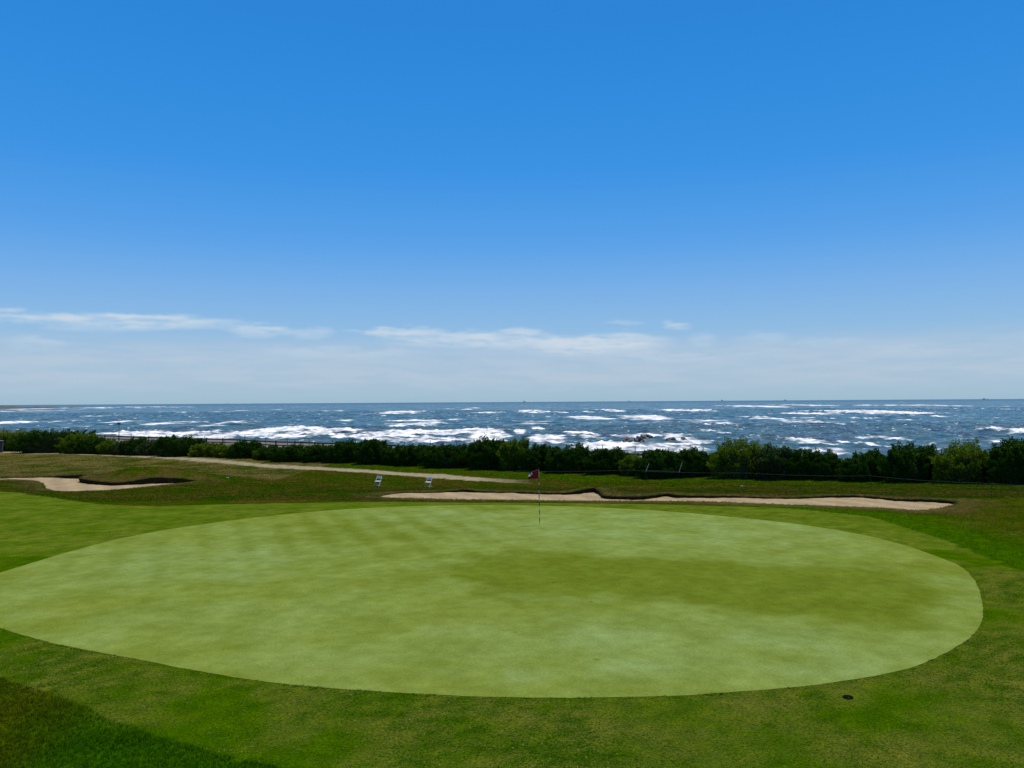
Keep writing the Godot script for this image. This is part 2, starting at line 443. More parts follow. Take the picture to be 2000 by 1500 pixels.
func bump_texture(size: int, seed_: int, freq: float, strength: float) -> ImageTexture:
	var a := FastNoiseLite.new()
	a.seed = seed_
	a.frequency = freq
	a.fractal_octaves = 4
	var im := a.get_seamless_image(size, size)
	im.convert(Image.FORMAT_RGBA8)
	im.bump_map_to_normal_map(strength)
	return ImageTexture.create_from_image(im)

# ---------------------------------------------------------------- sky
func sky_row(e: float) -> Color:                   # clear sky by elevation in degrees, as displayed
	var t := [[0.0, Color8(160, 189, 208)], [1.6, Color8(163, 191, 212)], [3.2, Color8(160, 192, 220)], [5.0, Color8(143, 187, 226)], [7.5, Color8(124, 177, 231)], [11.0, Color8(90, 161, 232)], [16.0, Color8(60, 146, 227)], [22.0, Color8(48, 137, 219)], [28.0, Color8(44, 129, 212)], [45.0, Color8(40, 114, 196)], [90.0, Color8(34, 96, 172)]]
	e = maxf(e, 0)
	for i in t.size() - 1:
		if e <= t[i + 1][0]:
			var f: float = (e - t[i][0]) / (t[i + 1][0] - t[i][0])
			return t[i][1].lerp(t[i + 1][1], f)
	return t[-1][1]

func make_sky() -> Sky:
	var w := 2048
	var h := 2048
	var im := Image.create(w, h, false, Image.FORMAT_RGBF)
	var n := FastNoiseLite.new()
	n.seed = 4
	n.frequency = 1.0
	n.fractal_octaves = 5
	n.domain_warp_enabled = true
	n.domain_warp_amplitude = 0.4
	n.domain_warp_frequency = 1.5
	# wisps: azimuth from, to, elevation low, high (degrees), strength
	var wisps := [[-36, -17, 4.7, 5.7, 0.85], [-33, -21, 4.5, 5.1, 0.45], [-20, -14, 4.45, 5.2, 0.7], [-15.5, -12, 4.35, 5.2, 0.5], [-11.9, -4, 4.4, 5.1, 0.8], [-9.5, 1, 3.8, 4.7, 0.7], [-5.5, 4.5, 3.7, 4.9, 0.85], [-0.5, 11.5, 3.2, 4.7, 0.95], [6, 9.5, 5.05, 5.4, 0.35], [10.3, 12.6, 4.9, 5.25, 0.6], [12, 14.2, 3.6, 4.7, 0.3], [15, 19, 3.7, 4.5, 0.28], [18.5, 23.5, 3.4, 4.1, 0.18], [-32, -28, 3.4, 4.0, 0.3], [-18, -6, 3.0, 3.8, 0.28], [23, 30, 2.6, 3.3, 0.15], [5, 17, 2.6, 3.2, 0.25]]
	for y in h:
		var e := 90.0 - (y + 0.5) / h * 180.0
		if e < 0.0 or e > 8.0:
			im.fill_rect(Rect2i(0, y, w, 1), sky_row(e).srgb_to_linear())
			continue
		var base := sky_row(e)
		for x in w:
			var az := wrapf((x + 0.5) / w * 360.0, -180.0, 180.0)    # straight ahead is the image's seam
			var ring := Vector2(cos(deg_to_rad(az)), sin(deg_to_rad(az)))
			var v := n.get_noise_3d(ring.x * 9.0, ring.y * 9.0, e * 1.35 + sin(az * 0.08) * 0.7)
			var f := n.get_noise_3d(ring.x * 24.0, ring.y * 24.0, e * 3.4 + 20)
			var c := 0.0
			for q in wisps:
				if az > q[0] and az < q[1] and e > q[2] - 0.3 and e < q[3] + 0.3:
					var ax: float = (az - (q[0] + q[1]) / 2) / ((q[1] - q[0]) / 2)
					var ey: float = (e - (q[2] + q[3]) / 2 - v * 0.5 - f * 0.2 + 0.25 * ax * v) / ((q[3] - q[2]) / 2 * 1.2)
					var g := clampf(1.15 - ax * ax - ey * ey, 0, 1)
					c = maxf(c, q[4] * smoothstep(-0.05, 1.25, g) * clampf(0.84 + f * 0.9 + v * 0.7, 0, 1.1))
			if absf(az) > 34.0:
				c = maxf(c, clampf((v + 0.05) * 2.0, 0, 0.6) * clampf(1 - absf(e - 4.4) / 1.2, 0, 1) * clampf((absf(az) - 34.0) / 4.0, 0, 1))
			# a thin veil below the wisps
			var veil := smoothstep(4.9, 3.0, e) * smoothstep(0.0, 1.6, e) * clampf(0.45 + v * 0.5 + f * 0.15, 0, 0.75)
			var col := base.lerp(Color8(187, 202, 219), veil)
			col = col.lerp(Color8(208, 219, 230), clampf(c, 0, 0.85))
			im.set_pixel(x, y, col.srgb_to_linear())
	var pm := PanoramaSkyMaterial.new()
	pm.panorama = ImageTexture.create_from_image(im)
	var s := Sky.new()
	s.sky_material = pm
	return s

# ---------------------------------------------------------------- sea
func foam_lift(x: float, d: float, near: Array) -> float:
	var l := 0.0
	for q in near:
		var a: float = (x - q[0]) / (q[2] * 1.05)
		var b: float = (d - q[1]) / maxf(q[3], 3.0)
		if a * a < 1 and b * b < 4:
			l = maxf(l, q[5] * pow(1 - a * a, 0.6) * exp(-b * b * 1.3))
	return l

func wave(x: float, d: float, detail: float) -> float:
	var w := n_a.get_noise_2d(x * 0.5, d * 0.5) * 5.0
	var s := sin((d + 0.12 * x) * 0.155 + w)
	var h := 0.75 * (1.0 - pow(absf(s), 0.7)) * (0.6 + 0.8 * absf(n_a.get_noise_2d(x * 0.4 + 100, d * 0.4)))
	h += 0.42 * n_b.get_noise_2d(x * 0.9, d * 1.8)
	if detail > 0.5:
		h += 0.30 * (0.4 - absf(n_c.get_noise_2d(x * 1.5, d * 2.4))) + 0.10 * n_c.get_noise_2d(x * 4.0, d * 5.0)
	return h

func sea_strip(x0: float, x1: float, d0: float, d1: float, dx: float, dd: float, tw: int, th: int, detail: float, weed: float, caps: float, scale: float, sd: int) -> void:
	var near := []
	for q in FOAM:
		if q[1] + q[3] * 2 > d0 and q[1] - q[3] * 2 < d1:
			near.append(q)
	var nx := int((x1 - x0) / dx) + 1
	var nz := int((d1 - d0) / dd) + 1
	var v := PackedVector3Array()
	var uv := PackedVector2Array()
	v.resize(nx * nz)
	uv.resize(nx * nz)
	for j in nz:
		var d := d0 + (d1 - d0) * j / (nz - 1)
		var row := []
		for q in near:
			if absf(d - q[1]) < q[3] * 2:
				row.append(q)
		for i in nx:
			var x := x0 + (x1 - x0) * i / (nx - 1)
			var h := SEA + wave(x, d, detail)
			if row.size() > 0:
				var l := foam_lift(x, d, row)
				if l > 0:
					h += l * (0.8 + 0.45 * n_c.get_noise_2d(x * 3.0, d * 1.5)) + 0.25 * minf(l, 0.7) * n_c.get_noise_2d(x * 7, d * 7)
			v[j * nx + i] = Vector3(x, h, -d)
			uv[j * nx + i] = Vector2(float(i) / (nx - 1), float(j) / (nz - 1))
	var nn := PackedVector3Array()
	nn.resize(nx * nz)
	for j in nz:
		for i in nx:
			var a := v[j * nx + mini(i + 1, nx - 1)] - v[j * nx + maxi(i - 1, 0)]
			var b := v[mini(j + 1, nz - 1) * nx + i] - v[maxi(j - 1, 0) * nx + i]
			nn[j * nx + i] = a.cross(b).normalized()
	var mesh := amesh(v, nn, PackedColorArray(), uv, sheet_indices(nx, nz))
	# colour, foam and gloss
	var cov := PackedFloat32Array()
	cov.resize(tw * th)
	var sx := (x1 - x0) / tw
	var sz := (d1 - d0) / th
	for q in near:
		var hx: float = q[2]
		var hd: float = q[3] * 1.15
		for j in range(maxi(0, int((q[1] - hd - d0) / sz)), mini(th, int((q[1] + hd - d0) / sz) + 1)):
			var b: float = (d0 + (j + 0.5) * sz - q[1]) / hd
			for i in range(maxi(0, int((q[0] - hx - x0) / sx)), mini(tw, int((q[0] + hx - x0) / sx) + 1)):
				var a: float = (x0 + (i + 0.5) * sx - q[0]) / hx
				var r := a * a + b * b * b * b
				if r < 1.0:
					var k := j * tw + i
					cov[k] = maxf(cov[k], (q[4] + (0.22 if q[1] < 300.0 else 0.05)) * minf(1.0, (1.0 - r) * 1.25))
	var n1 := noise_bytes(tw, th, sd, 1.0 / (5.0 * scale), sx, sz * 0.5, 5, 0.5)
	var n2 := noise_bytes(tw, th, sd + 1, 1.0 / (30.0 * scale), sx, sz * 0.6, 4)
	var n3 := noise_bytes(tw, th, sd + 2, 1.0 / (2.0 * scale), sx, sz * 0.5, 3, 0.65)
	var out := PackedByteArray()
	out.resize(tw * th * 3)
	var gl := PackedByteArray()
	gl.resize(tw * th)
	for i in tw * th:
		var a := n1[i] / 255.0
		var b := n2[i] / 255.0
		var c := n3[i] / 255.0
		# water: teal to slate, wave shading painted in, purple-brown weed near the shore
		var wd := clampf((b - 0.42) * 3.0, 0, 1) * weed
		var r := maxf(8.0, 60.0 + 62.0 * (a - 0.45) + 10.0 * wd)
		var g := 84.0 + 70.0 * (a - 0.45) - 18.0 * wd
		var bl := 86.0 + 56.0 * (a - 0.45) - 6.0 * wd
		var f := 0.0
		if cov[i] > 0:
			var t := cov[i] + (a - 0.5) * (2.6 - cov[i]) + (c - 0.5) * 0.6 - 0.42
			f = smoothstep(-0.05, 1.0, t)
		# stray whitecaps, and sun glints painted as white flecks
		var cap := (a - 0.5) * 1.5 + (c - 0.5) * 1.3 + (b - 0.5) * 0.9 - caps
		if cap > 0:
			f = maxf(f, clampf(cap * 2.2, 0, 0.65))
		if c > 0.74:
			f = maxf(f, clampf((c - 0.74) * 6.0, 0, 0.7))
		var wt := clampf(196.0 + 110.0 * (a - 0.5) + 60.0 * (c - 0.5), 140, 232)
		out[i * 3] = int(lerpf(r, wt, f))
		out[i * 3 + 1] = int(lerpf(g, wt, f))
		out[i * 3 + 2] = int(lerpf(bl, wt + 2.0, f))
		gl[i] = int(lerpf(M.sea_gloss, 230, f))
	var m := StandardMaterial3D.new()
	m.albedo_texture = ImageTexture.create_from_image(Image.create_from_data(tw, th, false, Image.FORMAT_RGB8, out))
	m.roughness_texture = ImageTexture.create_from_image(Image.create_from_data(tw, th, false, Image.FORMAT_L8, gl))
	m.roughness = 1.0
	m.metallic_specular = 0.22
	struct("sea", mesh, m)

func noise_bytes(w: int, h: int, sd: int, freq: float, sx: float, sz: float, oct: int, stretch := 1.0) -> PackedByteArray:
	var n := FastNoiseLite.new()
	n.seed = sd
	n.frequency = freq * sx * stretch
	n.fractal_octaves = oct
	# rows are squeezed so that the pattern keeps its proportions on the ground
	var hh := maxi(8, int(h * sz / (sx * stretch)))
	var im := n.get_image(w, hh)
	im.resize(w, h, Image.INTERPOLATE_BILINEAR)
	return im.get_data()

# ---------------------------------------------------------------- foliage
func leaf_cloud(half: Vector3, count: int, kind: int, sd: int) -> ArrayMesh:
	var r := RandomNumberGenerator.new()
	r.seed = sd
	var nz := FastNoiseLite.new()
	nz.seed = sd
	nz.frequency = 0.8
	nz.fractal_octaves = 3
	var v := PackedVector3Array()
	var c := PackedColorArray()
	var n := PackedVector3Array()
	var tones := [Color(0.112, 0.158, 0.009), Color(0.032, 0.076, 0.006), Color(0.048, 0.078, 0.024)]
	var base: Color = tones[kind]
	v.resize(count * 6)
	c.resize(count * 6)
	n.resize(count * 6)
	for i in count:
		var f := r.randf() * TAU
		var y := pow(r.randf(), 0.62)
		var ring := (0.84 + 0.16 * smoothstep(0.0, 0.6, y)) * pow(maxf(0.0, 1.0 - pow(y, 2.8)), 1.0 / 2.8)
		var dir := Vector3(cos(f) * ring, y, sin(f) * ring)
		var lump := 1.0 + 0.40 * nz.get_noise_3d(dir.x * half.x * 1.6, dir.y * half.y * 1.6, dir.z * half.z * 1.6)
		var dep := 1.0 - 0.22 * r.randf() * r.randf()
		var p := Vector3(dir.x * half.x, dir.y * half.y * (0.9 + 0.1 * lump), dir.z * half.z) * lump * dep
		var out := Vector3(dir.x, 0.25 + dir.y * 0.6, dir.z).normalized()
		var tip := (out * 0.6 + Vector3(r.randfn(0, 0.45), 0.9 if kind == 1 else 0.35, r.randfn(0, 0.45))).normalized()
		var ln := r.randf_range(0.08, 0.18) if kind == 1 else r.randf_range(0.06, 0.14)
		if y > 0.8:
			ln *= r.randf_range(0.8, 1.4)
		var wd := ln * (0.26 if kind == 1 else 0.34)
		if y > 0.72 and r.randf() < 0.8:
			tip = Vector3(r.randfn(0, 0.7), r.randf_range(0.1, 0.7), r.randfn(0, 0.7) + 0.2).normalized()
		var side := tip.cross(Vector3(r.randfn(0, 1), r.randfn(0, 1), r.randfn(0, 1))).normalized() * wd
		var q0 := p
		var q1 := p + tip * ln * 0.5 + side
		var q2 := p + tip * ln
		var q3 := p + tip * ln * 0.5 - side
		var nn := tip.cross(side).normalized()
		var k := r.randf_range(0.7, 1.3)
		var col := Color(base.r * k * r.randf_range(0.8, 1.2), base.g * k, base.b * k)
		var j := i * 6
		v[j] = q0
		v[j + 1] = q1
		v[j + 2] = q2
		v[j + 3] = q0
		v[j + 4] = q2
		v[j + 5] = q3
		for e in 6:
			c[j + e] = col
			n[j + e] = nn
	var idx := PackedInt32Array(range(count * 6))
	return amesh(v, n, c, PackedVector2Array(), idx)

func core_mesh(half: Vector3, sd: int) -> ArrayMesh:    # solid brown core added behind the leaves to block light
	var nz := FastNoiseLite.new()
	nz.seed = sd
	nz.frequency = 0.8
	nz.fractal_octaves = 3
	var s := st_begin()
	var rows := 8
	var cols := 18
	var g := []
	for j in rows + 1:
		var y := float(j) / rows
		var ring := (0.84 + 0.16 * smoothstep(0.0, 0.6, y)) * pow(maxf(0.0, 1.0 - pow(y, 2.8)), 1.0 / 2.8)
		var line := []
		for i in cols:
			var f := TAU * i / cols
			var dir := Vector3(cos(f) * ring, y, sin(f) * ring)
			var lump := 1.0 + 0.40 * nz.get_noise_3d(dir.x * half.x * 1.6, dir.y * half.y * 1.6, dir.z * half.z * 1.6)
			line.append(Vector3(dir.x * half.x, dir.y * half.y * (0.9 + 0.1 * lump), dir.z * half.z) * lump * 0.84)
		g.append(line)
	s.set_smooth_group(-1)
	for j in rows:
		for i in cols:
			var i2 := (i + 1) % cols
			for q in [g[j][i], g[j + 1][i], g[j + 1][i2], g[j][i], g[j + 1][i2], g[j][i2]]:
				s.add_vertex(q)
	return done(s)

func tuft_mesh(blades: int, width: float, sd: int) -> ArrayMesh:     # a unit-high tuft
	var r := RandomNumberGenerator.new()
	r.seed = sd
	var s := st_begin()
	s.set_smooth_group(-1)
	for i in blades:
		var f := r.randf() * TAU
		var lean := Vector3(cos(f), 0, sin(f)) * r.randf_range(0.1, 0.75)
		var root := Vector3(r.randfn(0, 0.35), 0, r.randfn(0, 0.35))
		var side := Vector3(-sin(f + r.randfn(0, 0.5)), 0, cos(f)).normalized() * width
		var hh := r.randf_range(0.6, 1.0)
		var mid := root + Vector3(0, hh * 0.6, 0) + lean * 0.35
		var tip := root + Vector3(0, hh, 0) + lean
		for q in [root - side, mid - side * 0.8, mid + side * 0.8, root - side, mid + side * 0.8, root + side, mid - side * 0.8, tip, mid + side * 0.8]:
			s.add_vertex(q)
	return done(s)

func scatter(called: String, label: String, mesh: Mesh, spots: Array) -> void:       # spots: [x, y, d, height, spread, colour]
	var mm := MultiMesh.new()
	mm.transform_format = MultiMesh.TRANSFORM_3D
	mm.use_colors = true
	mm.mesh = mesh
	mm.instance_count = spots.size()
	for i in spots.size():
		var q = spots[i]
		var b := Basis(Vector3.UP, rng.randf() * TAU).scaled(Vector3(q[4], q[3], q[4]))
		mm.set_instance_transform(i, Transform3D(b, Vector3(q[0], q[1], -q[2])))
		mm.set_instance_color(i, q[5])
	var o := MultiMeshInstance3D.new()
	o.name = numbered(called)
	o.multimesh = mm
	o.material_override = M.blade
	add_child(o)
	o.set_meta("kind", "stuff")
	o.set_meta("label", label)
	o.set_meta("category", "grass")

# ---------------------------------------------------------------- the scene
func _ready() -> void:
	rng.seed = 11
	# camera
	var cam := Camera3D.new()
	cam.name = "camera"
	add_child(cam)
	cam.position = Vector3(0, EYE, 0)
	cam.basis = Basis(Vector3.RIGHT, atan(34.0 / 1600.0)) * Basis(Vector3.BACK, deg_to_rad(-0.344))
	cam.fov = rad_to_deg(2.0 * atan(750.0 / 1600.0))
	cam.near = 0.1
	cam.far = 40000
	cam.current = true
	# sky, exposure
	var env := Environment.new()
	env.background_mode = Environment.BG_SKY
	env.sky = make_sky()
	env.tonemap_mode = Environment.TONE_MAPPER_LINEAR
	env.tonemap_exposure = 1.0
	env.sdfgi_enabled = true
	env.ssao_enabled = true
	env.ssil_enabled = true
	var we := WorldEnvironment.new()
	we.name = "world_environment"
	we.environment = env
	add_child(we)
	# the sun stands high over the sea, a little to the right
	var sun := DirectionalLight3D.new()
	sun.name = "sun"
	add_child(sun)
	sun.look_at_from_position(Vector3.ZERO, Vector3(-0.44, -2.0, 0.34), Vector3.BACK)
	sun.light_energy = 1.6
	sun.light_color = Color(1.0, 0.965, 0.90)
	sun.light_angular_distance = 0.53
	sun.shadow_enabled = true

	survey()
	make_materials()
	make_land()
	make_sea()
	make_hedge()
	make_things()
	make_grass()

func survey() -> void:
	for q in [[n_a, 1, 0.06], [n_b, 2, 0.25], [n_c, 3, 0.5]]:
		q[0].seed = q[1]
		q[0].frequency = q[2]
		q[0].fractal_octaves = 3
	make_profile(0, [[0, 0], [37, 0], [40, -0.12], [50, -0.5], [62, -0.85], [80, -1.3], [95, -1.2], [130, -1.5], [260, -1.6]])
	make_profile(1, [[0, 0], [36.5, 0], [38.5, -0.05], [42, -0.29], [47, -0.48], [52, -0.92], [57, -1.32], [63, -1.5], [72, -1.4], [110, -1.55], [260, -1.6]])
	make_profile(2, [[0, 0], [34, 0], [42, -0.26], [50, -0.78], [58, -1.3], [70, -1.5], [110, -1.55], [260, -1.6]])
	p_apron = poly(APRON)
	p_rough = poly(ROUGH_EDGE)
	p_olive = poly(OLIVE)
	for a in [SAND_R, SAND_L]:
		var line := smooth_closed(a, 0.4)
		var pp := poly(line)
		var box := Rect2(pp[0], Vector2.ZERO)
		for q in pp:
			box = box.expand(q)
		p_sand.append({"line": a, "fine": smooth_closed(a, 0.22), "poly": pp, "box": box.grow(5)})
	var gl := smooth_closed(GREEN, 0.3)
	green_r.resize(720)
	for k in 720:
		var dir := Vector2.from_angle(TAU * k / 720)
		for i in gl.size():
			var s := Vector2(gl[i][0], gl[i][1])
			var j := (i + 1) % gl.size()
			var hit = Geometry2D.segment_intersects_segment(GREEN_C, GREEN_C + dir * 60, s, Vector2(gl[j][0], gl[j][1]))
			if hit != null:
				green_r[k] = (hit - GREEN_C).length()

func make_materials() -> void:
	M.sea_gloss = 62
	M.turf = mat(1, 1, 1, 0.95)
	M.turf.albedo_color = Color.WHITE
	M.turf.vertex_color_use_as_albedo = true
	M.turf.albedo_texture = grain_texture(1024, 21, 0.11, 0.012, 0.55, 1.0, Color(0.05, 0.0, -0.08))
	M.turf.metallic_specular = 0.0
	M.turf.normal_enabled = true
	M.turf.normal_texture = bump_texture(1024, 31, 0.08, 6.0)
	M.turf.normal_scale = 0.8
	M.lip = mat(1, 1, 1, 0.95)
	M.lip.albedo_color = Color.WHITE
	M.lip.vertex_color_use_as_albedo = true
	M.lip.metallic_specular = 0.1
	M.green = mat(1, 1, 1, 0.9)
	M.green.albedo_color = Color.WHITE
	M.green.vertex_color_use_as_albedo = true
	M.green.albedo_texture = green_texture()
	M.green.metallic_specular = 0.0
	M.sand = mat(1, 1, 1, 0.95)
	M.sand.albedo_color = lin(0.47, 0.365, 0.215)
	M.sand.vertex_color_use_as_albedo = true
	M.sand.albedo_texture = grain_texture(512, 41, 0.09, 0.01, 0.72, 1.0, Color(0.02, 0, -0.05))
	M.sand.normal_enabled = true
	M.sand.normal_texture = bump_texture(512, 42, 0.05, 8.0)
	M.sand.metallic_specular = 0.1
	M.blade = mat(1, 1, 1, 0.75)
	M.blade.albedo_color = Color.WHITE
	M.blade.vertex_color_use_as_albedo = true
	M.blade.metallic_specular = 0.08
	M.blade.backlight_enabled = true
	M.blade.backlight = Color(0.35, 0.4, 0.2)
	M.leaf = mat(1, 1, 1, 0.7)
	M.leaf.albedo_color = Color.WHITE
	M.leaf.vertex_color_use_as_albedo = true
	M.leaf.metallic_specular = 0.2
	M.leaf.backlight_enabled = true
	M.leaf.backlight = Color(0.6, 0.7, 0.25)
	M.dark_core = mat(0.045, 0.038, 0.025, 1.0)
	M.dark_core.metallic_specular = 0.0
	M.bark = mat(0.05, 0.04, 0.03, 0.95)
	M.wood = mat(0.05, 0.042, 0.036, 0.9)
	M.steel = mat(0.10, 0.12, 0.13, 0.5, 0.3)
	M.white = mat(0.58, 0.59, 0.55, 0.7)

func green_texture() -> ImageTexture:       # fine mottling of the putting turf, one sheet over the whole green
	var w := 1400
	var px := 29.0 / w
	var a := noise_bytes(w, w, 51, 1.0 / 1.8, px, px, 4)
	var b := noise_bytes(w, w, 52, 1.0 / 0.5, px, px, 3)
	var c := noise_bytes(w, w, 53, 1.0 / 0.07, px, px, 2)
	var o := PackedByteArray()
	o.resize(w * w * 3)
	for i in w * w:
		var f := 0.3 * a[i] / 255.0 + 0.25 * b[i] / 255.0 + 0.45 * c[i] / 255.0
		var v := 0.84 + 0.34 * (f - 0.5)
		var t := (a[i] * 0.6 + b[i] * 0.4) / 255.0 - 0.5
		o[i * 3] = int(255 * clampf(v * (1.0 + 0.05 * t), 0, 1))
		o[i * 3 + 1] = int(255 * clampf(v * (1.0 + 0.03 * t), 0, 1))
		o[i * 3 + 2] = int(255 * clampf(v * (1.0 + 0.30 * t), 0, 1))
	# old ball marks and scuffs
	for k in 90:
		var cx := rng.randi_range(20, w - 20)
		var cy := rng.randi_range(20, w - 20)
		var rr := rng.randf_range(1.2, 3.2)
		for y in range(-4, 5):
			for x in range(-4, 5):
				var f := clampf(1.3 - sqrt(x * x + y * y) / rr, 0, 1) * 0.5
				var i := ((cy + y) * w + cx + x) * 3
				for j in 3:
					o[i + j] = int(lerpf(o[i + j], 250 if k % 3 > 0 else 140, f))
	return ImageTexture.create_from_image(Image.create_from_data(w, w, false, Image.FORMAT_RGB8, o))

func make_land() -> void:
	var xs := axis(-260, -42, 27, 200, 0.25, 1.06, 3.0)
	var zs := axis(-40, 9.5, 68, 260, 0.25, 1.05, 2.0)
	var nx := xs.size()
	var nz := zs.size()
	var v := PackedVector3Array()
	var c := PackedColorArray()
	var uv := PackedVector2Array()
	v.resize(nx * nz)
	c.resize(nx * nz)
	uv.resize(nx * nz)
	for j in nz:
		for i in nx:
			var x := xs[i]
			var d := zs[j]
			var h := ground(x, d)
			var k := j * nx + i
			var e := green_edge(x, d)
			if e > 0:
				h -= 0.05 * clampf((e - 0.3) / 0.3, 0, 1)
			v[k] = Vector3(x, h, -d)
			c[k] = turf(x, d)
			uv[k] = Vector2(x, d) / 7.0
	var n := PackedVector3Array()
	n.resize(nx * nz)
	for j in nz:
		for i in nx:
			var a := v[j * nx + mini(i + 1, nx - 1)] - v[j * nx + maxi(i - 1, 0)]
			var b := v[mini(j + 1, nz - 1) * nx + i] - v[maxi(j - 1, 0) * nx + i]
			n[j * nx + i] = a.cross(b).normalized()
	struct("ground", amesh(v, n, c, uv, sheet_indices(nx, nz)), M.turf)
	make_green()
	for b in 2:
		make_bunker(b)

func make_green() -> void:
	var rings := 84
	var segs := 400
	var v := PackedVector3Array()
	var n := PackedVector3Array()
	var c := PackedColorArray()
	var uv := PackedVector2Array()
	var idx := PackedInt32Array()
	var stripe := Vector2(0.93, 0.36)
	for j in rings + 1:
		for i in segs:
			var f := TAU * i / segs
			var dir := Vector2.from_angle(f)
			var k := f / TAU * 720.0
			var r := lerpf(green_r[int(k) % 720], green_r[(int(k) + 1) % 720], k - int(k))
			r += 0.02 * n_c.get_noise_2d(dir.x * 160, dir.y * 160) + 0.02 * n_b.get_noise_2d(dir.x * 40, dir.y * 40)
			var p := GREEN_C + dir * r * pow(float(j) / rings, 0.8)
			var x := p.x
			var d := p.y
			v.append(Vector3(x, smooth_h(x, d) + 0.006, -d))
			var hx := smooth_h(x + 0.3, d) - smooth_h(x - 0.3, d)
			var hd := smooth_h(x, d + 0.3) - smooth_h(x, d - 0.3)
			n.append(Vector3(-hx / 0.6, 1, hd / 0.6).normalized())
			uv.append(Vector2((x + 15.5) / 29.0, (d - 11.5) / 29.0))
			# pale turf, with olive-coloured tracts that break up at their edges
			var a := n_a.get_noise_2d(x * 3.3 + 5, d * 3.3)
			var b := n_b.get_noise_2d(x * 1.6, d * 1.6)
			var e := n_c.get_noise_2d(x * 2.0, d * 2.0)
			var col := Color(0.198, 0.268, 0.056).lerp(Color(0.180, 0.236, 0.034), clampf(0.45 + a * 1.0 + b * 0.8, 0, 1))
			# blue-green bent grass in places
			var mint := 0.0
			for z in [[5.0, 31.0, 8.0, 5.5], [3.5, 16.3, 5.5, 2.3], [-9.5, 25.0, 3.5, 3.5], [-3.0, 34.5, 4.0, 2.5]]:
				mint = maxf(mint, smoothstep(1.25, 0.3, ((p - Vector2(z[0], z[1])) / Vector2(z[2], z[3])).length() - 0.4 * a - 0.4 * b))
			col = col.lerp(Color(0.212, 0.296, 0.080), mint * clampf(0.65 + b * 1.2, 0, 1))
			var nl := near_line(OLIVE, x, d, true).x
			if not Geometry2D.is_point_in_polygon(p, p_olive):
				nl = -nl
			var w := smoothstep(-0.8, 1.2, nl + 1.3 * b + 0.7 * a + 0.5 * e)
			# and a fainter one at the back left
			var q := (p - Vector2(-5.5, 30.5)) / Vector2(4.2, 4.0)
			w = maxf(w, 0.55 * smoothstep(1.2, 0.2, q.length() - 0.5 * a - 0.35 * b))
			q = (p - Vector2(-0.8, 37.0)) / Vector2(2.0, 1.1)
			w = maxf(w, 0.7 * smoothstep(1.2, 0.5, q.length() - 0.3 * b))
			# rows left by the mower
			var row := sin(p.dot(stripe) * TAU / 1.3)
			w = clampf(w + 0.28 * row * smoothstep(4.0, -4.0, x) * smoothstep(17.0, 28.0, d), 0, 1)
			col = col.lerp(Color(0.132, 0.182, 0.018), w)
			c.append(col * (1.0 + 0.07 * e))
	for j in rings:
		for i in segs:
			var i2 := (i + 1) % segs
			var p0 := j * segs + i
			var p1 := j * segs + i2
			var p2 := (j + 1) * segs + i
			var p3 := (j + 1) * segs + i2
			idx.append_array([p0, p3, p2, p0, p1, p3])
	struct("putting_green", amesh(v, n, c, uv, idx), M.green)

